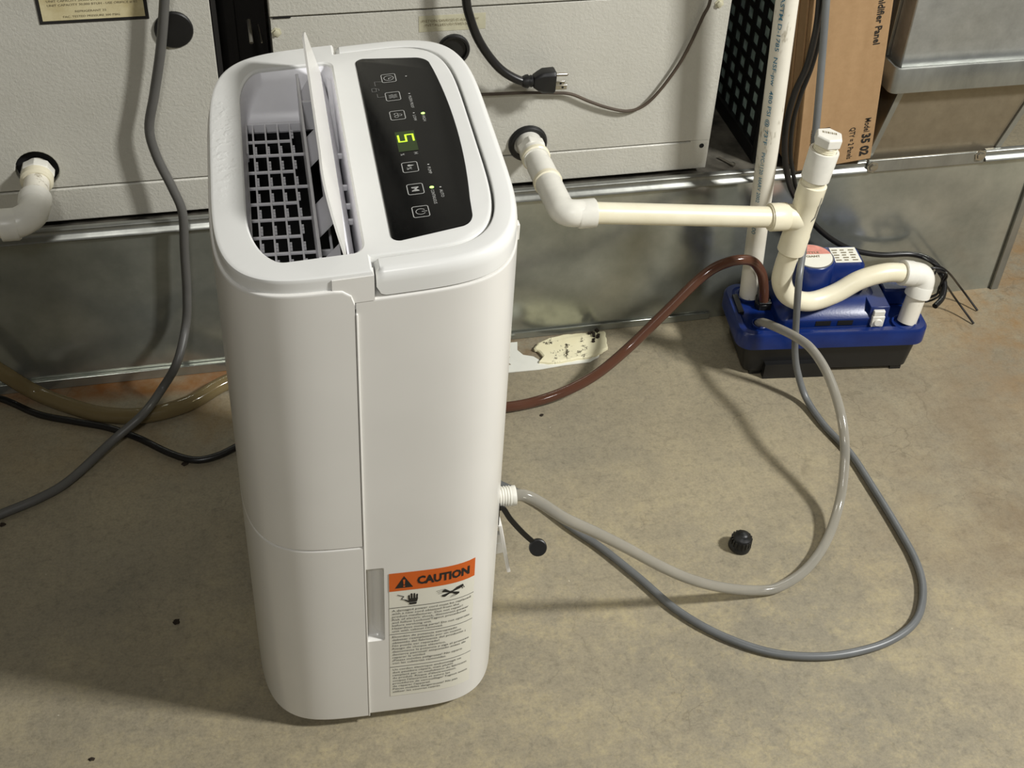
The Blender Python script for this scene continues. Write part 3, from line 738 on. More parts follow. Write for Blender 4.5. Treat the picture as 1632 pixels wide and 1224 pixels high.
    # louver flap standing open, hinged on its right edge
    def flap_pt(y, h, th):
        hx, hz = -0.0228 - 0.0022*max(0.0, (-0.09-y)/0.07), 0.589
        k = 0.30
        return Vector((hx - h*k*0.95 + th, y, hz + h*0.955 + th*0.3))
    NY = 40; rows_f = []; rows_b = []
    for i in range(NY+1):
        y = -0.1655 + (0.1480+0.1655)*i/NY
        hm = 0.052
        if y < -0.095: hm = 0.052*max(0.02, 1-((-0.095-y)/0.0705)**2.6)**0.75
        if y > 0.115: hm = 0.052*(1-((y-0.115)/0.033)**2*0.18)
        rows_f.append([flap_pt(y, hm*q, 0.0) for q in (0, 0.2, 0.45, 0.7, 0.9, 1.0)])
        rows_b.append([flap_pt(y, hm*q, 0.0019) for q in (1.0, 0.9, 0.7, 0.45, 0.2, 0)])
    fl = B(); fl.loft([f+b2_ for f, b2_ in zip(rows_f, rows_b)], True, True, True)
    flo = fl.build('louver', M['white'], R_, sharp=50); flo['label'] = 'swing louver standing open'
    # sloping ledge and slot on the right of the hinge, with stubs across
    lg = B()
    lg.add([(-0.0225, -0.163, 0.589), (-0.0225, 0.150, 0.589), (-0.0155, 0.150, 0.574), (-0.0155, -0.163, 0.574)], [(0, 1, 2, 3)])
    lg.add([(-0.0155, -0.163, 0.574), (-0.0155, 0.150, 0.574), (-0.0155, 0.150, 0.548), (-0.0155, -0.163, 0.548)], [(0, 1, 2, 3)])
    lg.build('hinge_ledge', M['grille'], R_)
    cl = B(); cl.add([(-0.0155, 0.150, 0.582), (-0.0095, 0.150, 0.582), (-0.0095, 0.052, 0.560), (-0.0155, 0.052, 0.560), (-0.0155, 0.046, 0.548), (-0.0095, 0.046, 0.548)], [(0, 1, 2, 3), (3, 2, 5, 4)])
    cl.build('slot_ramp', M['grille'], R_)
    for y in (0.022, -0.032, -0.062, -0.086, -0.138):
        B().box((-0.0162, y-0.0012, 0.566), (-0.0090, y+0.0012, 0.5715)).build('slot_stub', M['grille'], R_, 0.0006)
    # ---- carry handle: U-shaped ring round the right end ----
    ha, hb = 0.1275, 0.1952; hn = 0.0016
    ho = half(ha, hb, 1, HX+0.0022, 4.6, -0.0015); hi = half(ia+hn, ib+hn, 1, HX+0.0022, inn, 0.0, N=70)
    m = min(len(ho), len(hi))
    def resamp(P, n):
        d = [0]
        for i in range(1, len(P)): d.append(d[-1]+math.hypot(P[i][0]-P[i-1][0], P[i][1]-P[i-1][1]))
        out_ = []; j = 0
        for k in range(n):
            q = d[-1]*k/(n-1)
            while j < len(d)-2 and d[j+1] < q: j += 1
            u = (q-d[j])/max(1e-9, d[j+1]-d[j]); out_.append((P[j][0]+(P[j+1][0]-P[j][0])*u, P[j][1]+(P[j+1][1]-P[j][1])*u))
        return out_
    N2 = 160
    ho = resamp(ho, N2); hi = resamp(hi, N2)
    er = 0.009
    rows = []
    for (xo, yo), (xi, yi) in zip(ho, hi):
        q = xo-(HX+0.0022); zb = 0.5702+0.085*xo
        if q < er: zb += er - math.sqrt(max(0, er*er-(er-q)**2))
        zt = TOP(xo)-0.0012
        if q < 0.004: zt -= 0.004 - math.sqrt(max(0, 0.004**2-(0.004-q)**2))
        o_ = Vector((xo, yo, 0)); i_ = Vector((xi, yi, 0)); d = (o_-i_).normalized(); wdt = (o_-i_).length
        P_ = lambda f, z: Vector((i_.x+d.x*f, i_.y+d.y*f, z))
        ch = 0.0075
        zc = min(zt, max(zb+0.002, zt-0.0035))
        rows.append([P_(0, zb), P_(0, zt-0.001), P_(0.0015, zt), P_(wdt-ch, zt), P_(wdt-0.0042, zt-0.0008), P_(wdt-0.0020, min(zt-0.003, zt)), P_(wdt-0.0006, zt-0.0065 if zt-0.0065 > zb else zb+0.001), P_(wdt, max(zb+0.0006, zt-0.011)), P_(wdt, zb+0.0005), P_(wdt-0.0008, zb)])
    H_ = B(); H_.loft(rows, True, True, True)
    ho_ = H_.build('carry_handle', M['lid'], R_, sharp=40, weighted=True); ho_['label'] = 'U-shaped carry handle wrapping the right end of the lid'
    # ---- control panel ----
    pz = lambda x, h=0.0: TOP(x)+h
    def P3(x, y, h=0.0012): return Vector((x, y, pz(x, h)))
    pp = []
    def arc2(cx, cy, rx, ry, a0, a1, n=7):
        for k in range(n+1):
            an = math.radians(a0+(a1-a0)*k/n); pp.append((cx+rx*math.cos(an), cy+ry*math.sin(an)))
    arc2(0.0215, 0.1465, 0.008, 0.008, 180, 92); arc2(0.0680, 0.1270, 0.0165, 0.0185, 85, 18, 10)
    for k in range(1, 16):
        u = k/16; y = 0.1327+(-0.128-0.1327)*u
        pp.append((0.0837 + 0.0078*(1-(2*u-0.98)**2) - 0.0012*u, y))
    arc2(0.0700, -0.1330, 0.0125, 0.0175, -8, -80, 9); arc2(0.0215, -0.1510, 0.008, 0.008, -95, -180)
    cp = B(); cp.loft([[P3(x, y, -0.0005) for x, y in pp], [P3(x, y, 0.0004) for x, y in pp], [P3(0.05+(x-0.05)*0.99, y*0.996, 0.0008) for x, y in pp]], True, False, True)
    po = cp.build('control_panel', M['panel'], R_); po['label'] = 'glossy black touch control panel with green lamps and digit'
    HP = 0.00105
    # reader stands at the left: text runs along -Y, letters' tops point to +X
    def pfn(x, y): return lambda s_, t: P3(x+t, y-s_, HP)
    def rrect(cx, cy, w, h, r, n=4):       # w along y, h along x
        out_ = []
        for sx, sy, a0 in ((1, 1, 0), (-1, 1, 90), (-1, -1, 180), (1, -1, 270)):
            for k in range(n+1):
                an = math.radians(a0+90*k/n); out_.append((cx+sx*(h/2-r)+r*math.cos(an), cy+sy*(w/2-r)+r*math.sin(an)))
        return out_
    def outline(bd, cx, cy, w, h, r, th):
        o1 = rrect(cx, cy, w, h, r); i1 = rrect(cx, cy, w-2*th, h-2*th, max(0.0003, r-th))
        bd.loft([[P3(x, y, HP) for x, y in o1], [P3(x, y, HP) for x, y in i1]])
    def stroke(bd, pts_, th):
        P_ = [Vector((x, y)) for x, y in pts_]
        for a_, c_ in zip(P_[:-1], P_[1:]):
            d = (c_-a_); 
            if d.length < 1e-7: continue
            d.normalize(); nn = Vector((-d.y, d.x))*th/2; e = d*th*0.3
            bd.add([P3(*(a_+nn-e), HP), P3(*(c_+nn+e), HP), P3(*(c_-nn+e), HP), P3(*(a_-nn-e), HP)], [(0, 1, 2, 3)])
    CX = 0.0415; IY = [0.1086, 0.0727, 0.0369, -0.0535, -0.0887, -0.1231]
    for k, y in enumerate(IY):
        ic = B(); outline(ic, CX, y, 0.0165, 0.0140, 0.0022, 0.0007)
        G_ = lambda dx, dy: (CX+dx, y-dy)        # dx up, dy right for the reader
        circ = lambda r, a0, a1, ox=0, oy=0, n=16: [G_(ox+r*math.sin(math.radians(a0+(a1-a0)*q/n)), oy+r*math.cos(math.radians(a0+(a1-a0)*q/n))) for q in range(n+1)]
        if k == 0:
            stroke(ic, circ(0.0046, 0, 360), 0.0006); stroke(ic, [G_(0.0026, 0), G_(0, 0), G_(0, 0.0022)], 0.0007)
        elif k == 1:
            for o_ in (-0.0024, 0, 0.0024):
                stroke(ic, [G_(-0.0036+0.0072*q/10, o_+0.0007*math.sin(q*1.25)) for q in range(11)], 0.0006)
        elif k == 2:
            for an in (90, 210, 330):
                ox = 0.0022*math.sin(math.radians(an)); oy = 0.0026*math.cos(math.radians(an))
                stroke(ic, circ(0.0017, an-150, an+110, ox, oy, 12), 0.0006)
            stroke(ic, circ(0.0006, 0, 360, n=8), 0.0006)
        elif k == 3:
            dr = [G_(0.0016*math.cos(math.radians(q*30))-0.0004, -0.0026+0.0015*math.sin(math.radians(q*30))) for q in range(12)]
            ic.add([P3(a_, c_, HP) for a_, c_ in dr], [tuple(range(12))])
            ic.add([P3(*G_(0.0000, -0.0040), HP), P3(*G_(0.0040, -0.0026), HP), P3(*G_(0.0000, -0.0012), HP)], [(0, 1, 2)])
            write(ic, '%', 0.0044, None, pfn(CX-0.0030, y-0.0000))
        elif k == 4: write(ic, 'M', 0.0062, 0.0066, pfn(CX-0.0031, y+0.0033), 0.01)
        else:
            stroke(ic, circ(0.0040, 125, 415), 0.0006); stroke(ic, [G_(0.0010, 0), G_(0.0052, 0)], 0.0006)
        ic.build('touch_key', M['print_grey'], R_, fix=False)
    # child-lock bracket mark
    lk = B(); stroke(lk, [(0.034, 0.1030), (0.0275, 0.1040), (0.0275, 0.0955)], 0.0005); stroke(lk, [(0.0275, 0.0800), (0.0275, 0.0735), (0.034, 0.0735)], 0.0005)
    stroke(lk, [(0.0235, 0.0915), (0.0235, 0.0850), (0.0275, 0.0850), (0.0275, 0.0915), (0.0235, 0.0915)], 0.0005); stroke(lk, [(0.0275, 0.0905), (0.0300, 0.0895), (0.0300, 0.086), ], 0.0005)
    lk.build('lock_mark', M['print_dim'], R_, fix=False)
    # lamps and their words
    def lamp(x, y, on, r=0.0017):
        bd = B(); c_ = P3(x, y, HP); n = 12
        bd.add([P3(x+r*math.cos(2*math.pi*q/n), y+r*math.sin(2*math.pi*q/n), HP+0.0001) for q in range(n)], [tuple(range(n))])
        o = bd.build('indicator_lamp', M['led_green'] if on else M['print_grey'], R_, fix=False)
        if on: o['label'] = 'lit green lamp'
    for (x, y, on, word, w) in ((0.0582, 0.1084, 0, None, 0), (0.0570, 0.0740, 0, 'MILDEW PROOF', 0.0230), (0.0565, 0.0375, 0, 'LOW', 0.0105), (0.0646, 0.0350, 1, 'HIGH', 0.0105),
                               (0.0574, -0.0530, 0, 'PUMP', 0.0110), (0.0553, -0.0891, 1, 'CONTINUOUS', 0.0215), (0.0625, -0.0905, 0, 'AUTO', 0.0115)):
        lamp(x, y, on, 0.0019 if on else 0.0009)
        if word:
            t_ = B(); write(t_, word, 0.0027, w, pfn(x-0.0014, y-0.0038)); t_.build('lamp_lettering', M['print_grey'], R_, fix=False)
    # display with one lit digit
    dp = B(); dl = rrect(0.0437, -0.0095, 0.0300, 0.0165, 0.0008)
    dl = [(0.0352, 0.0072), (0.0525, 0.0072), (0.0525, -0.0270), (0.0352, -0.0270)]
    dp.add([P3(x, y, HP) for x, y in dl], [(0, 1, 2, 3)])
    do = dp.build('digit_display', M['display_glow'], R_, fix=False); do['label'] = 'dark green lit display window'
    dg = B(); HP += 0.0001
    X0, X1, YL, YR = 0.0374, 0.0504, 0.0006, -0.0104
    XM = (X0+X1)/2; T_ = 0.0017
    stroke(dg, [(X1, YL), (X1, YR)], T_); stroke(dg, [(X1, YL), (XM, YL)], T_); stroke(dg, [(XM, YL), (XM, YR)], T_); stroke(dg, [(XM, YR), (X0, YR)], T_); stroke(dg, [(X0, YR), (X0, YL)], T_)
    o = dg.build('digit', M['digit_green'], R_, fix=False); o['label'] = 'lit seven-segment digit five'
    for (x, w_) in ((0.0360, '%'), (0.0478, 'H')):
        t_ = B(); write(t_, w_, 0.0034, 0.0030, pfn(x, -0.0305)); t_.build('unit_mark', M['print_grey'], R_, fix=False)

    # ---- caution label on the near face ----
    lx0, lx1 = 0.0036, 0.0892
    def LF(x, z, d): return Vector((x, -yface(x)-d, z))
    def strip(bd, x0, x1, z0, z1, d, n=14):
        r0 = [LF(x0+(x1-x0)*k/n, z0, d) for k in range(n+1)]; r1 = [LF(x0+(x1-x0)*k/n, z1, d) for k in range(n+1)]
        bd.loft([r0, r1], close=False)
    lz0, lz1 = 0.0430, 0.2395; zo = 0.2130
    sheet = B(); strip(sheet, lx0, lx1, lz0, lz1, 0.0003)
    e0 = [LF(lx0, lz0, 0.0003), LF(lx0, lz1, 0.0003)]
    so_ = sheet.build('caution_label', M['label'], R_, fix=True); so_['label'] = 'white safety label with orange caution band'
    ob = B(); strip(ob, lx0, lx1, zo, lz1, 0.0005); ob.build('caution_band', M['orange'], so_)
    ln = B()
    for z in (0.1878, 0.1466, 0.0930): strip(ln, lx0, lx1, z-0.00035, z+0.00035, 0.0005)
    ln.build('ruled_line', M['print_black'], so_)
    wt = B(); fnl = lambda x, z: (lambda s_, t: LF(x+s_, z+t, 0.0008))
    write(wt, 'CAUTION', 0.0108, 0.0525, fnl(0.0310, 0.2208), 0.045)
    wt.build('caution_word', M['print_black'], so_, fix=False)
    tri = B(); tc = (0.0182, 0.2195)
    tri.add([LF(tc[0]-0.0088, tc[1]-0.0022, 0.0007), LF(tc[0]+0.0088, tc[1]-0.0022, 0.0007), LF(tc[0], tc[1]+0.0148, 0.0007)], [(0, 1, 2)])
    tri.build('warning_triangle', M['print_black'], so_, fix=False)
    ex = B(); ex.add([LF(tc[0]+q[0], tc[1]+q[1], 0.0009) for q in ((-0.0005, 0.0025), (0.0005, 0.0025), (0.0011, 0.0100), (-0.0011, 0.0100), (-0.0009, -0.0006), (0.0009, -0.0006), (0.0009, 0.0012), (-0.0009, 0.0012))], [(0, 1, 2, 3), (4, 5, 6, 7)])
    ex.build('exclamation_mark', M['orange'], so_, fix=False)
    pic = B()
    def poly(pts_, ox, oz, k=0.001): pic.add([LF(ox+x*k, oz+z*k, 0.0007) for x, z in pts_], [tuple(range(len(pts_)))])
    def bar(x0, z0, x1, z1, w, ox, oz, k=0.001):
        d = Vector((x1-x0, z1-z0)).normalized(); n_ = Vector((-d.y, d.x))*w/2
        poly([(x0+n_.x, z0+n_.y), (x0-n_.x, z0-n_.y), (x1-n_.x, z1-n_.y), (x1+n_.x, z1+n_.y)], ox, oz, k)
    hx_, hz_ = 0.0270, 0.1985
    poly([(-4.5, -4), (4, -4), (5, 1.5), (-4.6, 1.5)], hx_, hz_); poly([(-3.4, -7.6), (3.2, -7.6), (4, -4.7), (-4.2, -4.7)], hx_, hz_)
    for q, h in ((-3.9, 6.6), (-1.4, 9.0), (1.2, 8.8), (3.8, 7.4)): bar(q, 1, q*1.06, h, 1.7, hx_, hz_)
    bar(-4.2, -3.2, -8.0, 0.2, 1.6, hx_, hz_)
    for s0, s1 in (((-15.5, 8.6), (-9.0, 5.4)), ((-9.0, 5.4), (-11.6, 1.6)), ((-11.6, 1.6), (-6.0, -0.6))): bar(*s0, *s1, 0.9, hx_, hz_)
    fx_, fz_ = 0.0650, 0.2005
    for an in (35, 215, 145, 325):
        c_, s_ = math.cos(math.radians(an)), math.sin(math.radians(an))
        q = [(1.0, -1.0), (9.5, -3.2), (10.5, -0.2), (9.0, 2.2), (1.0, 1.0)]
        poly([(x*c_-z*s_, (x*s_+z*c_)*0.78) for x, z in q], fx_, fz_)
    poly([(2*math.cos(q*0.7), 2*math.sin(q*0.7)) for q in range(9)], fx_, fz_)
    poly([(5.0, 5.4), (12.0, 7.6), (13.0, 5.0), (11.0, 2.8), (7.0, 3.0)], fx_, fz_)
    for q in (0, 1, 2): bar(-15+q, 5.0-2.2*q, -6+q, 6.5-2.0*q, 0.4, fx_, fz_)
    bar(11.2, 3.2, 12.2, 0.6, 0.7, fx_, fz_); bar(12.6, 4.2, 13.9, 1.6, 0.7, fx_, fz_)
    for q in range(4): bar(-1+q*0.5, -8.0+q*0.9, 5+q, -7.0+q*0.9, 0.25, fx_, fz_)
    pic.build('warning_pictogram', M['print_black'], so_, fix=False)
    lines = [(0.1822, 0.00458, ['A damaged power cord must be replaced', 'with a new cord obtained from the', 'product maufacturer. Dot not repair!', 'Risk of electric shock, disconnect power', 'and follow Lockout/Tagout procedures', 'before servicing unit.', 'Hazardous moving parts! Do not operate', 'unit with cabinet removed.']),
             (0.1412, 0.00478, ['Elcord\u00f3n de potencia estropeado', 'debeser reemplazado por un nuevo', 'obtenido del fabricante del producto \u00a1', 'No puede ser reparado!', 'Riesgo de choque el\u00e9ctrico,', 'desconecte la potencia y siga el proceso', 'decierre patronal/ etiquetado antes de', 'reparar la unidad', '\u00a1Piezas m\u00f3viles peligrosas! No opere', 'con las cubiertas removidas.']),
             (0.0874, 0.00475, ['Un cordon \u00e9lectrique endommag\u00e9 ne', 'doit peut\u00eatre r\u00e9par\u00e9, mais plut\u00f4t', 'remplac\u00e9 par un neufobtenu du fabricant', "du produit. Risque d'\u00e9lectrocution,", "coupez l'\u00e9lectricit\u00e9 et suivre les", 'proc\u00e9dures de verrouillage/ Tagout avant', "de r\u00e9parer l'appareil.", 'Pi\u00e8ces mobiles dangereuses! Ne pas', 'utiliser les couvres retir\u00e9s.'])]
    for z, dz, ls in lines:
        tx = B(); mw_ = max(text2d(l)[2] for l in ls)
        for k, l in enumerate(ls):
            write(tx, l, 0.0030, text2d(l)[2]/mw_*0.0800, fnl(lx0+0.0026, z-dz*k), 0.004)
        tx.build('label_text', M['print_black'], so_, fix=False)
    # ---- drain fitting, strap, cap, clip on the right side ----
    fy, fz = -0.118, 0.2470; x0 = 0.120
    th = [(0, 0.0100)]
    t = 0.004
    while t < 0.0175:
        th += [(t, 0.0098), (t+0.0007, 0.0108), (t+0.0014, 0.0108), (t+0.0021, 0.0098)]; t += 0.0027
    th += [(0.0190, 0.0106), (0.0218, 0.0106), (0.0218, 0.0060), (0.012, 0.0060)]
    f_ = B(); f_.lathe((x0, fy, fz), (x0+0.1, fy, fz), th, 28, cap=False); fo = f_.build('drain_fitting', M['fitting'], R_, sharp=50); fo['label'] = 'white threaded drain outlet'
    st = B(); sp = catmull([(0.1225, -0.1300, 0.2420), (0.1270, -0.1320, 0.2440), (0.1345, -0.1340, 0.2300), (0.1480, -0.1360, 0.2100), (0.1590, -0.1370, 0.1960)], 6)
    rows = []
    for i, p in enumerate(sp):
        d = (sp[min(len(sp)-1, i+1)]-sp[max(0, i-1)]).normalized(); w = d.cross(Vector((0, 1, 0))).normalized()*0.0028; tt = Vector((0, 0.0008, 0))
        rows.append([p+w-tt, p+w+tt, p-w+tt, p-w-tt])
    st.loft(rows, True, True, True); st.box((0.1205, -0.1335, 0.222), (0.1232, -0.1310, 0.252)); st.build('cap_strap', M['rubber'], R_, 0.0003)
    cp_ = B(); cc = Vector((0.1650, -0.1390, 0.1880)); ax = Vector((0.10, 1, -0.55)).normalized()
    cp_.lathe(cc-ax*0.003, cc+ax, [(0, 0.0082), (0.0008, 0.0093), (0.0030, 0.0095), (0.0050, 0.0093), (0.0056, 0.0082)], 24); o = cp_.build('drain_cap', M['rubber'], R_); o['label'] = 'black rubber drain cap hanging from its strap'
    cl_ = B(); rot = Matrix.Translation((0.1325, -0.120, 0.176)) @ Matrix.Rotation(math.radians(-10), 4, 'Y')
    cl_.box((-0.0018, -0.007, -0.038), (0.0022, 0.007, 0.038), rot); cl_.box((-0.012, -0.004, -0.008), (0, 0.004, 0.008), rot)
    cl_.box((-0.010, -0.003, 0.004), (-0.001, 0.003, 0.020), rot)
    o = cl_.build('side_clip', W_, R_, 0.0008); o['label'] = 'white cord clip on the right side'
    tb = B(); tb.box((0.1255, -0.106, 0.553), (0.1300, -0.098, 0.569)); tb.build('filter_tab', W_, R_, 0.0008)
    sl = B()
    for dx in (0.0, 0.0042):                      # parallel joints down the right-near corner
        sl.tube([(0.1245+dx*0.9, -0.100+dx*2.2, z) for z in (0.02, 0.30, 0.57)], 0.0006, 6, 0)
    sl.build('filter_door_joint', W_, R_)
    for (cx_, cy_) in ((0.095, -0.160), (0.095, 0.160), (-0.100, 0.160), (-0.100, -0.150)):
        zf = -0.0003 + cx_*0.0157 + 0.0008
        c_ = B(); c_.cyl((cx_-0.007, cy_, 0.0105+zf), (cx_+0.007, cy_, 0.0105+zf), 0.0100, 20); c_.box((cx_-0.010, cy_-0.006, 0.009+zf), (cx_+0.010, cy_+0.006, 0.0185))
        c_.build('caster', M['rubber'], R_, 0.0008)
    return R_
build_dehumidifier()

# ------------------------------------------------------------------ pvc pipes
def build_pvc():
    t = thing('vertical_pipe', 'tall white pipe with blue print and dirt smears rising from the blue pump', 'pipe', (0.6925, 1.3600, 0.086))
    a = Vector((0.6905, 1.362, 0.0745)); c = Vector((0.6555, 1.356, 0.60)); r = 0.0140
    b = B(); b.cyl(a, a+(c-a)*2.1, r, 32); b.build('pipe', M['pvc_dirty'], t)
    d = (c-a).normalized(); side = Vector((1, 0, 0)); side = (side-d*side.dot(d)).normalized(); out = side.cross(d).normalized()
    if out.y > 0: out = -out
    Ls = (c-a).length
    def fn(s0, ang0):
        def g(s, tt):
            an = ang0 + tt/r
            return c - d*(s0+s) + (side*math.sin(an) + out*math.cos(an))*(r+0.0003)
        return g
    tx = B(); write(tx, 'ASTM D-1785  NSF-pw  480 PSI @ 73\u00b0F', 0.0050, 0.205, fn(0.055, -0.95), 0.008); write(tx, 'PVC-1120  HARV 2002', 0.0048, 0.078, fn(0.272, -0.95), 0.008)
    write(tx, '07s 7000', 0.0060, 0.040, fn(0.362, -1.00)); tx.build('pipe_print', M['print_blue'], t, fix=False)

    # condensate drain with trap and clean-out
    p = thing('pvc_condensate_drain', 'white drain pipe with plug and trap from the middle cabinet to the blue pump', 'drain pipe', (0.366, 1.43, 0.32))
    R1, RF = 0.0136, 0.0178
    h0 = Vector((0.3662, 1.4500, 0.3205)); e = Vector((0.3720, 1.2660, 0.3185)); dv = (e-h0).normalized()
    at = lambda s: h0 + dv*s
    b = B(); b.cyl(at(0.0), at(0.060), 0.0172, 28); b.build('adapter_body', M['fitting'], p)
    b = B(); b.lathe(at(0.030), at(1), [(0, 0.0180), (0.0015, 0.0198), (0.014, 0.0198), (0.0155, 0.0180)], 6); b.build('adapter_nut', M['fitting'], p, 0.0012)
    b = B(); b.lathe(at(0.052), at(1), [(0, 0.0172), (0.001, 0.0190), (0.006, 0.0190), (0.0075, 0.0172)], 28); b.build('collar', M['pvc'], p)
    b = B(); b.lathe(at(0.060), at(1), [(0, 0.0150), (0.016, 0.0150), (0.0165, 0.0172), (0.052, 0.0172)], 28); b.build('coupling', M['fitting'], p)
    b = B(); b.lathe(at(0.110), at(1), [(0, 0.0165), (0.001, 0.0186), (0.007, 0.0186), (0.0085, 0.0165)], 28); b.build('collar', M['pvc'], p)
    b = B(); k0 = at(0.117); kc = Vector((0.3722, 1.2645, 0.3185)); k1 = Vector((0.412, 1.2620, 0.3170))
    bend = [k0, at(0.150)] + [Vector((0.3721+0.0165*(1-math.cos(math.radians(q))), 1.2785-0.0165*math.sin(math.radians(q)), 0.3185)) for q in (0, 30, 60, 90)] + [k1]
    b.tube(bend, 0.0170, 28, 4); b.lathe(k1-Vector((0.022, 0, 0)), k1+Vector((1, 0, 0)), [(0, 0.0172), (0.002, 0.0180), (0.022, 0.0180), (0.0225, 0.0150)], 28)
    b.build('elbow', M['fitting'], p, sharp=50)
    b = B(); b.cyl(k1-Vector((0.003, 0, 0)), (0.6510, 1.262, 0.2860), R1, 28); b.build('horizontal_run', M['pvc'], p)
    top = Vector((0.7034, 1.262, 0.3948)); bot = Vector((0.6860, 1.262, 0.2300)); ax = (top-bot).normalized()
    T = lambda s: bot + ax*s
    b = B(); b.lathe(T(0.0), T(1), [(0, 0.0150), (0.0006, 0.0180), (0.028, 0.0180), (0.032, 0.0172), (0.078, 0.0172), (0.080, 0.0180), (0.1020, 0.0180), (0.1028, 0.0150)], 28)
    b.tube([(0.6455, 1.262, 0.2860), (0.660, 1.262, 0.2853), (0.674, 1.262, 0.2840), (0.688, 1.262, 0.2800)], 0.0168, 24, 4)
    b.lathe((0.6465, 1.262, 0.2861), (0.67, 1.262, 0.2851), [(0, 0.0150), (0.0006, 0.0182), (0.022, 0.0182), (0.024, 0.0168)], 28); b.build('wye_tee', M['pvc'], p, sharp=50)
    mk = B()
    for q in range(1): mk.add([T(0.062)+Vector((0.0085, -0.0160, 0.0)), T(0.090)+Vector((0.0085, -0.0160, 0)), T(0.090)+Vector((0.0100, -0.0152, 0)), T(0.060)+Vector((0.0100, -0.0152, 0))], [(0, 1, 2, 3)])
    mk.add([T(0.060)+Vector((0.0100, -0.0152, 0)), T(0.062)+Vector((0.0085, -0.0160, 0)), T(0.058)+Vector((0.0048, -0.0173, 0)), T(0.0555)+Vector((0.0048, -0.0173, 0))], [(0, 1, 2, 3)])
    mk.build('fitting_mark', M['print_dim'], p, fix=False)
    b = B(); b.cyl(T(0.100), T(0.112), 0.0150, 28); b.build('nipple', M['pvc'], p)
    b = B(); b.lathe(T(0.110), T(1), [(0, 0.0165), (0.001, 0.0182), (0.0400, 0.0190), (0.0410, 0.0186), (0.0410, 0.0155), (0.030, 0.0150)], 28, cap=False); b.build('female_adapter', M['fitting'], p, sharp=50)
    b = B()
    th = [(0.138, 0.0140)]
    s_ = 0.141
    while s_ < 0.158: th += [(s_, 0.0140), (s_+0.0006, 0.0148), (s_+0.0014, 0.0148), (s_+0.0020, 0.0140)]; s_ += 0.0026
    th += [(0.160, 0.0136)]
    b.lathe(T(0), T(1), th, 28); b.build('plug_thread', M['pvc'], p, sharp=50)
    b = B(); b.lathe(T(0.1595), T(1), [(0, 0.0170), (0.001, 0.0182), (0.0115, 0.0182), (0.0135, 0.0165)], 6, ref=(0.4, 1, 0)); pl = b.build('cleanout_plug', M['fitting'], p, 0.0008); pl['label'] = 'hexagonal clean-out plug'
    tp = T(0.1732); u = Vector((0.94, -0.33, -0.08)); u = (u-ax*u.dot(ax)).normalized(); v = ax.cross(u).normalized()
    bars = B(); q = -0.0090
    for k, w in enumerate((0.0016, 0.0008, 0.0012, 0.0020, 0.0008, 0.0016, 0.0010, 0.0018)):
        bars.add([tp+u*q+v*0.0005, tp+u*(q+w)+v*0.0005, tp+u*(q+w)+v*0.0055, tp+u*q+v*0.0055], [(0, 1, 2, 3)]); q += w+0.0010
    bars.build('moulded_mark', M['print_faint'], p, fix=False)
    trap = [T(0.012), (0.6843, 1.266, 0.2017), (0.6877, 1.270, 0.1725), (0.7060, 1.274, 0.1435), (0.7400, 1.278, 0.1275), (0.7778, 1.282, 0.1336), (0.8120, 1.284, 0.1515), (0.8478, 1.284, 0.1595), (0.8770, 1.284, 0.1562), (0.884, 1.284, 0.1548)]
    b = B(); b.tube(trap, R1, 28, 8); b.build('trap', M['pvc'], p)
    b = B()
    el = [(0.8740, 1.284, 0.1570), (0.8920, 1.284, 0.1530), (0.9050, 1.2835, 0.1480), (0.9085, 1.2815, 0.1380), (0.9050, 1.2785, 0.1180)]
    b.tube(el, 0.0172, 28, 6)
    for A, D in ((el[0], Vector(el[1])-Vector(el[0])), (el[-1], Vector(el[-2])-Vector(el[-1]))):
        A = Vector(A); b.lathe(A, A+D, [(0, 0.0150), (0.0006, 0.0180), (0.016, 0.0180), (0.018, 0.0172)], 28)
    b.build('elbow', M['fitting'], p, sharp=50)
    b = B(); b.cyl((0.9053, 1.2790, 0.122), (0.8945, 1.2690, 0.0790), R1, 28); b.build('drop_pipe', M['pvc_dirty'], p)
    # drain of the left unit
    l = thing('pvc_drain', 'white pipe elbow drain sticking out of the left beige cabinet', 'drain pipe', (-0.25, 1.43, 0.33))
    h0 = Vector((-0.2507, 1.4450, 0.3310)); e = Vector((-0.2530, 1.355, 0.3195)); dv = (e-h0).normalized(); at = lambda s: h0+dv*s
    b = B(); b.lathe(at(0.006), at(1), [(0, 0.0195), (0.001, 0.0205), (0.012, 0.0205), (0.0135, 0.0190)], 8); b.build('adapter_nut', M['fitting'], l, 0.0012)
    b = B(); b.lathe(at(0.018), at(1), [(0, 0.0172), (0.002, 0.0195), (0.010, 0.0195), (0.012, 0.0165)], 28); b.build('collar', M['pvc'], l)
    b = B(); b.cyl(at(0.0), at(0.066), 0.0150, 28); b.build('pipe', M['pvc_dirty'], l)
    b = B(); bd = [at(0.058), at(0.076), at(0.088)+Vector((-0.002, 0, 0)), at(0.098)+Vector((-0.012, 0, 0.000)), at(0.101)+Vector((-0.022, 0, -0.001)), at(0.101)+Vector((-0.034, 0, -0.002))]
    b.tube(bd, 0.0180, 28, 5); b.lathe(bd[0], at(1), [(-0.001, 0.0152), (-0.0004, 0.0194), (0.012, 0.0194), (0.014, 0.0182)], 28)
    q = bd[-1]; b.lathe(q+Vector((0.018, 0, 0)), q-Vector((1, 0, 0)), [(0, 0.0182), (0.002, 0.0194), (0.020, 0.0194), (0.0205, 0.0150)], 28); b.build('elbow', M['fitting'], l, sharp=50)
    b = B(); b.cyl(q+Vector((0.006, 0, 0)), q+Vector((-0.20, 0, -0.004)), 0.0150, 28); b.build('horizontal_run', M['pvc'], l)
build_pvc()

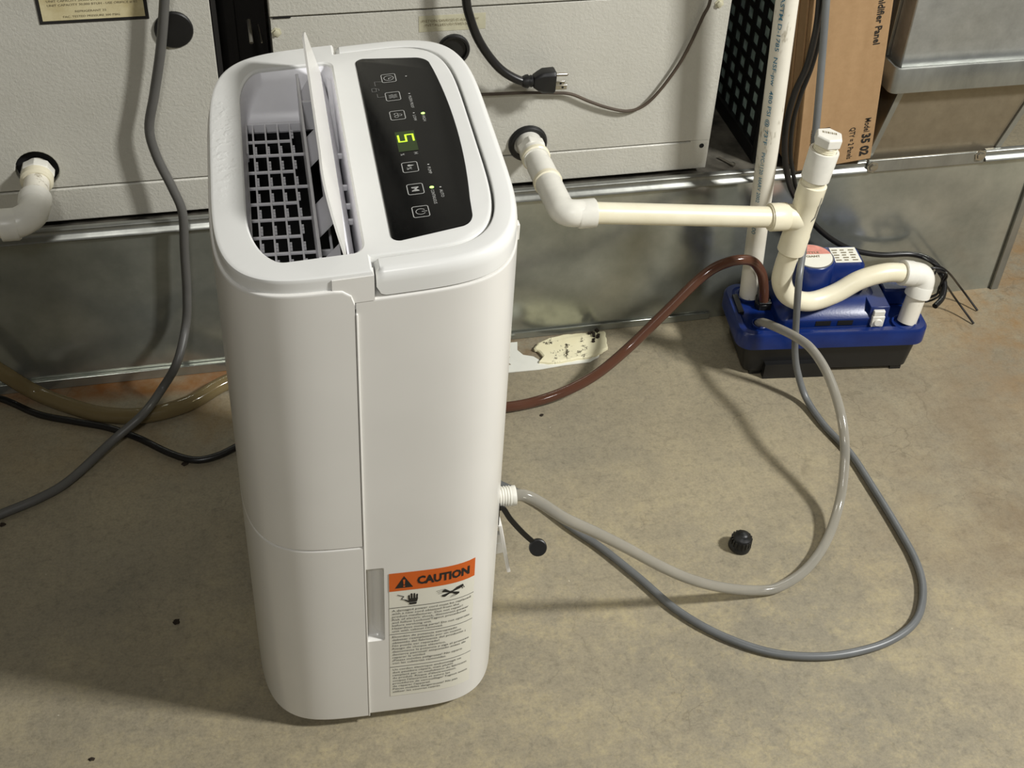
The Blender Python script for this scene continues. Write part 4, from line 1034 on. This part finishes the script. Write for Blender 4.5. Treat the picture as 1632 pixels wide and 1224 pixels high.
# ------------------------------------------------------------------ condensate pump
def rr2(x0, x1, y0, y1, r, n=6):
    out = []
    for cx, cy, a0 in ((x1-r, y1-r, 0), (x0+r, y1-r, 90), (x0+r, y0+r, 180), (x1-r, y0+r, 270)):
        for k in range(n+1):
            a = math.radians(a0+90*k/n); out.append((cx+r*math.cos(a), cy+r*math.sin(a)))
    return out
def build_pump():
    yaw = math.radians(-6.5); base = Vector((0.7920, 1.3190, 0.0))
    t = thing('condensate_pump', 'blue and black condensate pump on the floor in front of the plenum', 'pump', base, rot=(0, 0, yaw))
    def lv(o, z): return [Vector((x, y, z)) for x, y in o]
    w, dp = 0.136, 0.060
    b = B(); b.loft([lv(rr2(-0.118, 0.118, -0.046, 0.048, 0.010), 0.004), lv(rr2(-0.122, 0.122, -0.050, 0.052, 0.012), 0.008), lv(rr2(-0.128, 0.128, -0.054, 0.055, 0.014), 0.058)], True, True, True)
    for x0 in (-0.112, 0.098): b.box((x0, -0.048, 0.0), (x0+0.016, -0.034, 0.006)); b.box((x0, 0.030, 0.0), (x0+0.016, 0.046, 0.006))
    b.box((-0.095, -0.060, 0.0), (-0.005, -0.040, 0.026))
    b.build('tank', M['tank'], t, sharp=40)
    b = B(); o1 = rr2(-0.140, 0.136, -0.062, 0.062, 0.022, 8); o2 = rr2(-0.137, 0.133, -0.059, 0.059, 0.020, 8); o3 = rr2(-0.130, 0.126, -0.052, 0.052, 0.016, 8)
    b.loft([lv(o1, 0.0560), lv(o1, 0.0780), lv(o2, 0.0820), lv(o3, 0.0826), lv(rr2(-0.126, 0.122, -0.048, 0.048, 0.014, 8), 0.0790)], True, True, True)
    b.build('lid', M['blue'], t, sharp=40)
    b = B(); o1 = rr2(-0.082, 0.078, -0.046, 0.048, 0.012); o2 = rr2(-0.076, 0.072, -0.040, 0.047, 0.012); o3 = rr2(-0.060, 0.056, -0.012, 0.046, 0.014)
    b.loft([lv(o1, 0.0785), lv(o1, 0.0930), lv(o2, 0.1010), lv(o3, 0.1160)], True, True, True)
    b.box((0.046, -0.044, 0.0786), (0.074, 0.040, 0.112))
    b.build('motor_base', M['blue'], t, 0.0015, sharp=35)
    sl = B()
    for x0 in (-0.030, 0.002): sl.box((x0, -0.0466, 0.0835), (x0+0.022, -0.0455, 0.0915))
    sl.build('air_slot', M['black_in'], t)
    b = B(); cx, cy = -0.036, 0.003
    b.lathe((cx, cy, 0.090), (cx, cy, 1), [(0, 0.0320), (0.070, 0.0320), (0.077, 0.0305), (0.0785, 0.0285)], 40)
    b.build('motor_cap', M['blue'], t, sharp=50)
    b = B(); b.loft([lv(rr2(-0.050, 0.048, 0.000, 0.052, 0.010), 0.112), lv(rr2(-0.048, 0.046, 0.002, 0.050, 0.010), 0.147), lv(rr2(-0.044, 0.042, 0.006, 0.046, 0.008), 0.1525)], True, True, True)
    b.build('motor_housing', M['blue'], t, sharp=40)
    z = 0.1688
    b = B(); b.lathe((cx, cy, z-0.0010), (cx, cy, 1), [(0, 0.0290), (0.0008, 0.0290)], 40); o = b.build('round_badge', M['print_dim'], t); o['label'] = 'round badge, faded red above white'
    n = 40; bd = B(); bd.add([Vector((cx+0.0272*math.cos(2*math.pi*k/n), cy+0.0272*math.sin(2*math.pi*k/n), z+0.0002)) for k in range(n)], [tuple(range(n))]); bd.build('badge_face', M['label'], o, fix=False)
    rd = B(); th0 = math.asin(0.15)
    rd.add([Vector((cx+0.0270*math.cos(th0+(math.pi-2*th0)*k/n), cy+0.0270*math.sin(th0+(math.pi-2*th0)*k/n), z+0.0004)) for k in range(n+1)], [tuple(range(n+1))]); rd.build('badge_red', M['red_print'], o, fix=False)
    tx = B(); write(tx, 'LITTLE', 0.0046, 0.022, lambda s, q: Vector((cx-0.011+s, cy+0.0055+q, z+0.0006)), 0.02); write(tx, 'GIANT', 0.0046, 0.020, lambda s, q: Vector((cx-0.010+s, cy-0.0035+q, z+0.0006)), 0.02)
    tx.build('badge_text', M['print_faint'], o, fix=False)
    st = B(); st.box((0.0020, 0.008, 0.1526), (0.040, 0.044, 0.1530)); so = st.build('data_sticker', M['label'], t); so['label'] = 'white data sticker with faint print'
    tx = B()
    for k in range(5):
        for q in range(3): tx.add([Vector((0.004+q*0.012, 0.012+k*0.006, 0.1533)), Vector((0.012+q*0.012-0.002*((k+q) % 2), 0.012+k*0.006, 0.1533)), Vector((0.012+q*0.012-0.002*((k+q) % 2), 0.0145+k*0.006, 0.1533)), Vector((0.004+q*0.012, 0.0145+k*0.006, 0.1533))], [(0, 1, 2, 3)])
    tx.build('sticker_print', M['print_faint'], so, fix=False)
    fins = B()
    for k in range(5): fins.box((0.010+k*0.007, -0.0128, 0.1165), (0.0135+k*0.007, -0.0020, 0.130))
    fins.build('cooling_fin', M['blue'], t, 0.0005)
    b = B(); b.box((0.050, -0.0500, 0.0810), (0.068, -0.0440, 0.0990)); b.cyl((0.059, -0.052, 0.0890), (0.059, -0.044, 0.0890), 0.0060, 16); b.box((0.051, -0.0490, 0.0985), (0.067, -0.0380, 0.1075)); o = b.build('latch_clip', M['fitting'], t, 0.0010); o['label'] = 'cream latch clip'
    # inlet sockets with dark mouths, barb of the discharge tube
    for (lx, ly, r) in ((-0.1055, -0.0345, 0.0120), (0.1010, -0.0420, 0.0170), (-0.1075, 0.0330, 0.0170)):
        b = B(); b.lathe((lx, ly, 0.0795), (lx, ly, 1), [(0, r*0.8), (0, r), (0.0030, r), (0.0036, r*0.93), (0.0030, r*0.84), (0, r*0.8)], 28, cap=False); b.build('inlet_rim', M['blue'], t)
    b = B(); b.lathe((-0.0925, 0.0080, 0.0790), (-0.0925, 0.0080, 1), [(0, 0.0110), (0.009, 0.0110), (0.010, 0.0085), (0.020, 0.0085), (0.021, 0.0070), (0.028, 0.0066)], 20); b.box((-0.100, -0.002, 0.079), (-0.082, 0.020, 0.092)); b.build('discharge_barb', M['rubber'], t, 0.0008)
    b = B(); b.box((-0.132, -0.012, 0.0800), (-0.124, 0.030, 0.0860)); b.build('float_rod', M['rubber'], t, 0.0006)
    b = B(); b.box((0.080, 0.000, 0.0800), (0.118, 0.050, 0.108)); b.build('switch_box', M['blue'], t, 0.003)
build_pump()

# ------------------------------------------------------------------ hoses, tubes, cords
def hose(name, label, cat, pts, r, mat, n=14, sub=8, group=None):
    b = B(); b.tube(pts, r, n, sub); z = min(p[2] for p in pts)
    o = b.build(name, M[mat], None, loc=pts[len(pts)//2]); return tag(o, label, cat, group)
grey_left = [(-0.05, 1.4, 1.15), (-0.055, 1.405, 0.85), (-0.0638, 1.412, 0.5952), (-0.0698, 1.414, 0.551), (-0.0823, 1.415, 0.4903), (-0.0971, 1.415, 0.4352), (-0.1093, 1.414, 0.3907), (-0.1058, 1.412, 0.3526), (-0.0929, 1.407, 0.3096), (-0.0852, 1.402, 0.275), (-0.0899, 1.4, 0.2193), (-0.0954, 1.398, 0.1509), (-0.1031, 1.392, 0.1038), (-0.1195, 1.358, 0.0706), (-0.1444, 1.3528, 0.032), (-0.1687, 1.3038, 0.034), (-0.2094, 1.2791, 0.016), (-0.2638, 1.2234, 0.0068), (-0.3004, 1.1975, 0.0068), (-0.3436, 1.1781, 0.0068), (-0.3924, 1.1553, 0.0068), (-0.55, 1.08, 0.0068), (-0.85, 0.98, 0.0068)]
clear_left = [(-0.75, 1.388, 0.2), (-0.55, 1.386, 0.17), (-0.3917, 1.385, 0.1105), (-0.3475, 1.385, 0.0649), (-0.3174, 1.3935, 0.02), (-0.277, 1.3686, 0.012), (-0.2273, 1.3384, 0.012), (-0.1703, 1.3261, 0.012), (-0.1125, 1.3404, 0.012), (-0.0608, 1.3751, 0.012), (-0.0083, 1.3906, 0.012), (0.06, 1.392, 0.012)]
black_left = [(-0.9, 1.38, 0.006), (-0.62, 1.405, 0.006), (-0.4204, 1.4272, 0.006), (-0.3613, 1.4001, 0.006), (-0.31, 1.3593, 0.006), (-0.2606, 1.3357, 0.006), (-0.2198, 1.3174, 0.006), (-0.1792, 1.2894, 0.006), (-0.1394, 1.2536, 0.006), (-0.1079, 1.235, 0.006), (-0.0798, 1.2372, 0.006), (-0.0508, 1.2525, 0.006), (-0.0079, 1.282, 0.006), (0.06, 1.275, 0.006), (0.13, 1.235, 0.006)]
grey_right = [(0.69, 1.385, 1.15), (0.7, 1.38, 0.8), (0.7094, 1.37, 0.5739), (0.7155, 1.365, 0.5283), (0.719, 1.345, 0.4374), (0.7195, 1.325, 0.3591), (0.7176, 1.305, 0.2865), (0.7141, 1.282, 0.2228), (0.6987, 1.245, 0.1894), (0.7063, 1.236, 0.1102), (0.7109, 1.234, 0.0779), (0.7187, 1.228, 0.0455), (0.73, 1.2068, 0.012), (0.7377, 1.1566, 0.0052), (0.7507, 1.099, 0.0052), (0.7537, 1.0351, 0.0052), (0.7549, 0.9617, 0.0052), (0.7528, 0.9037, 0.0052), (0.7409, 0.8604, 0.0052), (0.7147, 0.8216, 0.0052), (0.6789, 0.8002, 0.0052), (0.635, 0.7901, 0.0052), (0.5808, 0.7903, 0.0052), (0.5257, 0.8059, 0.0052), (0.4768, 0.8394, 0.0052), (0.4378, 0.8839, 0.0052), (0.4079, 0.9389, 0.0052), (0.3758, 0.9936, 0.0052), (0.3464, 1.0348, 0.0052), (0.3168, 1.0806, 0.0052), (0.2765, 1.1217, 0.0052), (0.234, 1.1582, 0.0052), (0.14, 1.215, 0.0052), (0.05, 1.27, 0.0052)]
clear_right = [(0.215, 0.8765, 0.2449), (0.23, 0.8765, 0.2446), (0.242, 0.8755, 0.2425), (0.257, 0.872, 0.233), (0.2818, 0.8649, 0.213), (0.3192, 0.8683, 0.18), (0.3591, 0.873, 0.142), (0.4013, 0.8778, 0.1), (0.4457, 0.8838, 0.06), (0.4903, 0.889, 0.03), (0.5335, 0.8915, 0.012), (0.5675, 0.8946, 0.0068), (0.6123, 0.9155, 0.0068), (0.6537, 0.9521, 0.012), (0.6848, 0.9946, 0.03), (0.6987, 1.0278, 0.062), (0.7036, 1.0556, 0.09), (0.7053, 1.0909, 0.112), (0.7078, 1.1388, 0.122), (0.7009, 1.177, 0.13), (0.6923, 1.2089, 0.126), (0.6828, 1.2436, 0.115), (0.6782, 1.2787, 0.098), (0.6819, 1.2998, 0.08)]
brown = [(0.7014, 1.335, 0.0878), (0.6959, 1.335, 0.1186), (0.6865, 1.335, 0.1448), (0.6661, 1.333, 0.1667), (0.6325, 1.33, 0.1694), (0.5967, 1.325, 0.1538), (0.5453, 1.315, 0.1046), (0.4912, 1.3, 0.0587), (0.4424, 1.28, 0.0353), (0.3958, 1.2694, 0.02), (0.3514, 1.2676, 0.0085), (0.3107, 1.264, 0.0085), (0.2541, 1.266, 0.0085), (0.17, 1.285, 0.0085), (0.1, 1.32, 0.0085)]
black_right = [(0.672, 1.39, 1.15), (0.69, 1.38, 0.8), (0.7029, 1.375, 0.5722), (0.7115, 1.375, 0.524), (0.7152, 1.375, 0.4825), (0.7146, 1.378, 0.4339), (0.7062, 1.38, 0.3935), (0.7047, 1.382, 0.3465), (0.7122, 1.382, 0.2981), (0.7299, 1.385, 0.25), (0.7557, 1.39, 0.2105), (0.7991, 1.4, 0.159), (0.8507, 1.4, 0.1214), (0.9053, 1.4, 0.103), (0.9574, 1.4, 0.0983), (0.9812, 1.385, 0.097), (0.9916, 1.365, 0.0905), (0.9918, 1.345, 0.0796), (0.9814, 1.325, 0.0702), (0.9625, 1.31, 0.0676)]
black_right2 = [(0.69, 1.395, 1.15), (0.704, 1.388, 0.8), (0.7163, 1.385, 0.5673), (0.7287, 1.388, 0.4923), (0.7287, 1.39, 0.4313), (0.7211, 1.39, 0.3871), (0.7178, 1.39, 0.3457), (0.7227, 1.39, 0.3022), (0.7314, 1.39, 0.2719), (0.7511, 1.395, 0.2243), (0.7796, 1.4, 0.1783)]
thin1 = [(0.9662, 1.38, 0.1056), (0.9775, 1.37, 0.1023), (1.0016, 1.36, 0.0895), (1.0568, 1.3892, 0.03), (1.0808, 1.3658, 0.002)]
thin2 = [(0.9779, 1.36, 0.1013), (0.9831, 1.345, 0.0921), (1.0355, 1.3683, 0.03), (1.0588, 1.3362, 0.002)]
plug_cord = [(0.262, 1.4, 1.1), (0.268, 1.402, 0.8), (0.2716, 1.405, 0.5813), (0.2746, 1.405, 0.5354), (0.2795, 1.405, 0.5132), (0.2892, 1.405, 0.4869), (0.3038, 1.405, 0.4621), (0.3218, 1.405, 0.4408), (0.3438, 1.405, 0.4264), (0.3584, 1.405, 0.4237)]
brown_wire = [(0.6, 1.428, 1.1), (0.594, 1.428, 0.8), (0.5872, 1.428, 0.5559), (0.5904, 1.428, 0.5072), (0.5836, 1.428, 0.4851), (0.5719, 1.428, 0.4492), (0.559, 1.428, 0.4186), (0.5376, 1.428, 0.3843), (0.5184, 1.428, 0.3647), (0.4974, 1.428, 0.359), (0.4711, 1.428, 0.3656), (0.4447, 1.428, 0.3768), (0.4185, 1.428, 0.3896), (0.3933, 1.428, 0.3932), (0.3519, 1.428, 0.3963), (0.311, 1.428, 0.3976), (0.2465, 1.428, 0.4007)]
hose('grey_hose', 'grey hose hanging before the left cabinet and trailing over the floor', 'hose', grey_left, 0.0059, 'grey_hose_dark')
hose('clear_hose', 'yellowed clear hose curving along the plenum foot left of the dehumidifier', 'hose', clear_left, 0.0108, 'yellowed_vinyl', 18)
hose('power_cable', 'black power cable lying on the floor left of the dehumidifier', 'cord', black_left, 0.0047, 'cord')
hose('grey_tube', 'grey tube hanging past the cardboard box, then looping widely over the floor at right', 'hose', grey_right, 0.0048, 'grey_hose')
hose('clear_hose', 'clear hose running from the white threaded outlet of the dehumidifier to the blue pump', 'hose', clear_right, 0.0062, 'clear_vinyl', 18)
hose('brown_hose', 'reddish brown hose arching from the blue pump down behind the dehumidifier', 'hose', brown, 0.0073, 'brown_vinyl', 18)
hose('black_cable', 'thicker black cable running from the tall pipe to behind the blue pump', 'cable', black_right, 0.0042, 'cord')
hose('black_cable', 'thinner black cable between the tall pipe and the cardboard box', 'cable', black_right2, 0.0030, 'cord', 10)
hose('thin_wire', 'thin black wire end right of the pump, the farther of the two', 'wire', thin1, 0.0016, 'cord', 8)
hose('thin_wire', 'thin black wire end right of the pump, the nearer of the two', 'wire', thin2, 0.0016, 'cord', 8)
hose('brown_wire', 'thin brown wire sagging across the front of the middle beige cabinet', 'wire', brown_wire, 0.0021, 'brown_wire', 10)
coil = []
for k in range(60):
    a = k/60*2*math.pi*3.2; coil.append((0.972+0.018*math.cos(a)+0.004*math.sin(k*1.3), 1.345+0.006*math.sin(a*0.5), 0.080+0.028*math.sin(a)))
hose('wire_coil', 'small bundle of coiled black wire beside the white elbow on the pump', 'wire', coil, 0.0016, 'cord', 6, 3)
def build_plug():
    t = thing('electric_cable', 'black power cord with a three-prong plug dangling in front of the middle beige cabinet', 'cord', (0.36, 1.405, 0.42))
    b = B(); b.tube(plug_cord, 0.0055, 14, 8); b.build('cord', M['cord'], t)
    c0 = Vector((0.3510, 1.405, 0.4245)); u = Vector((1, 0, -0.03)).normalized(); v = Vector((0, -1, 0)); w = u.cross(v).normalized()
    b = B(); b.lathe(c0, c0+u, [(-0.004, 0.0062), (0, 0.0082), (0.0035, 0.0088), (0.005, 0.0070), (0.008, 0.0078), (0.010, 0.0066), (0.013, 0.0074)], 18); b.build('strain_relief', M['rubber'], t)
    def sec(s, a, h): return [c0+u*s+v*x*a+w*z*h for x, z in ((-1, -0.7), (-0.7, -1), (0.7, -1), (1, -0.7), (1, 0.7), (0.7, 1), (-0.7, 1), (-1, 0.7))]
    b = B(); b.loft([sec(0.010, 0.0070, 0.0070), sec(0.016, 0.0085, 0.0110), sec(0.022, 0.0100, 0.0142), sec(0.036, 0.0105, 0.0150), sec(0.038, 0.0095, 0.0140)], True, True, True); b.build('plug_body', M['rubber'], t, 0.0008, sharp=50)
    sgn = 1 if w.z > 0 else -1
    for dz, dy in ((-0.0070, -0.0045), (-0.0070, 0.0055)):
        b = B(); q = [c0+u*s+v*(dy+e)+w*sgn*(dz+f) for s in (0.036, 0.0530) for e, f in ((-0.0008, -0.0033), (0.0008, -0.0033), (0.0008, 0.0033), (-0.0008, 0.0033))]
        b.loft([q[:4], q[4:]], True, True, True); b.build('blade', M['metal'], t, 0.0005)
        h_ = B(); pz = c0+u*0.0475+v*(dy+(0.0009))+w*sgn*dz; h_.cyl(pz, pz+v*0.0002, 0.0015, 12); h_.build('blade_hole', M['black_in'], t)
    b = B(); p0 = c0+u*0.036+w*sgn*0.0075; b.lathe(p0, p0+u, [(0, 0.0024), (0.017, 0.0024), (0.0190, 0.0012)], 14); b.build('ground_pin', M['metal'], t)
build_plug()

# ------------------------------------------------------------------ small things on the floor
def build_small():
    t = thing('rubber_stopper', 'small black rubber stopper on the floor inside the hose loop', 'stopper', (0.546, 0.9700, 0))
    c = Vector((0.546, 0.9700, 0)); ax = Vector((0.10, -0.10, 1)).normalized()
    b = B(); b.lathe(c+Vector((0, 0, 0.0012)), c+ax, [(0, 0.0128), (0.0008, 0.0140), (0.006, 0.0140), (0.0072, 0.0128), (0.0080, 0.0124), (0.018, 0.0118), (0.0205, 0.0100), (0.0215, 0.0070), (0.0235, 0.0062), (0.0250, 0.0040), (0.0254, 0.0010)], 28); b.build('shell', M['rubber'], t, sharp=50)
    r = B()
    for k in range(18):
        a = 2*math.pi*k/18; q = c+Vector((0.0122*math.cos(a)+0.001, 0.0122*math.sin(a)-0.001, 0.0135)); r.box((-0.0009, -0.0009, -0.0048), (0.0009, 0.0009, 0.0048), Matrix.Translation(q) @ Matrix.Rotation(a, 4, 'Z'))
    r.build('grip_rib', M['rubber'], t)
    s = thing('torn_strip', 'torn white paper strip with stained crumbly foam, on the floor along the plenum', 'litter', (0.40, 1.38, 0))
    out = [(0.300, 1.3455), (0.3306, 1.3434), (0.3783, 1.3424), (0.4163, 1.3459), (0.4540, 1.3467), (0.4700, 1.3560), (0.4720, 1.3600), (0.4350, 1.3540), (0.3900, 1.3520), (0.3760, 1.3720), (0.3620, 1.3780), (0.3560, 1.3900), (0.3600, 1.4085), (0.3400, 1.4090), (0.300, 1.4110)]
    b = B(); b.slab([(x, y, 0.0006) for x, y in out], (0, 0, 0.0012)); hol = b.build('paper_backing', M['paper'], s)
    h = B(); h.slab([(x, y, 0.0019) for x, y in ((0.306, 1.3580), (0.3400, 1.3590), (0.3360, 1.3660), (0.3420, 1.3760), (0.3370, 1.3900), (0.306, 1.3910))], (0, 0, 0.0002)); h.build('torn_patch', M['concrete'], s)
    key = [(0.3800, 1.3545), (0.4000, 1.3500), (0.4300, 1.3520), (0.4560, 1.3545), (0.4720, 1.3590), (0.4861, 1.3690), (0.4890, 1.3800), (0.4915, 1.4000), (0.4915, 1.4085), (0.4760, 1.4070), (0.4560, 1.4085), (0.4300, 1.4095), (0.4080, 1.4060), (0.3950, 1.4000), (0.3850, 1.3930), (0.3800, 1.3840), (0.3860, 1.3760), (0.3880, 1.3650)]
    random.seed(5); fo = [(p.x+random.uniform(-0.0009, 0.0009), p.y+random.uniform(-0.0009, 0.0009)) for p in catmull([(x, y, 0) for x, y in key+key[:1]], 4)[:-1]]
    b = B(); b.loft([[Vector((x, y, 0.0018)) for x, y in fo], [Vector((x, y, 0.0048)) for x, y in fo], [Vector((0.43+(x-0.43)*0.95, 1.38+(y-1.38)*0.92, 0.0064)) for x, y in fo]], True, True, True); b.build('foam_layer', M['foam'], s)
    random.seed(11)
    cl = B()
    for k in range(14):
        q = Vector((0.4735+random.uniform(-0.007, 0.007), 1.3960+random.uniform(-0.012, 0.012), 0.0066)); w = random.uniform(0.001, 0.003)
        cl.box((-w, -w*0.7, 0), (w, w*0.7, w*1.2), Matrix.Translation(q) @ Matrix.Rotation(random.uniform(0, 3), 4, 'Z'))
    cl.build('dirt_clump', M['dirt'], s)
    cr = ((-0.1363, 0.976, 0.0038, 'dark crumb of dirt on the shaded floor left of the dehumidifier'), (-0.1205, 1.2360, 0.0040, 'dark crumb of dirt beside the black cable on the floor'), (-0.2253, 0.8108, 0.0028, 'dark crumb of dirt at the lower left edge of the floor'),
          (-0.3410, 1.1660, 0.0034, 'dark crumb of dirt below the end of the grey hose'), (0.3595, 1.2480, 0.0026, 'dark speck of dirt below the brown hose'))
    for x, y, r, lab in cr:
        b = B(); random.seed(int(x*1000)); vs = []
        for lev, f in ((0.0, 0.9), (0.35, 1.0), (0.75, 0.6)):
            for k in range(7):
                a = 2*math.pi*k/7; q = r*f*random.uniform(0.6, 1.25); vs.append((x+q*1.3*math.cos(a), y+q*math.sin(a), lev*r))
        b.loft([[Vector(v) for v in vs[i*7:i*7+7]] for i in range(3)], True, True, True)
        tag(b.build('dirt_crumb', M['dirt'], None, loc=(x, y, 0)), lab, 'debris', 'dirt crumbs on the floor')
build_small()
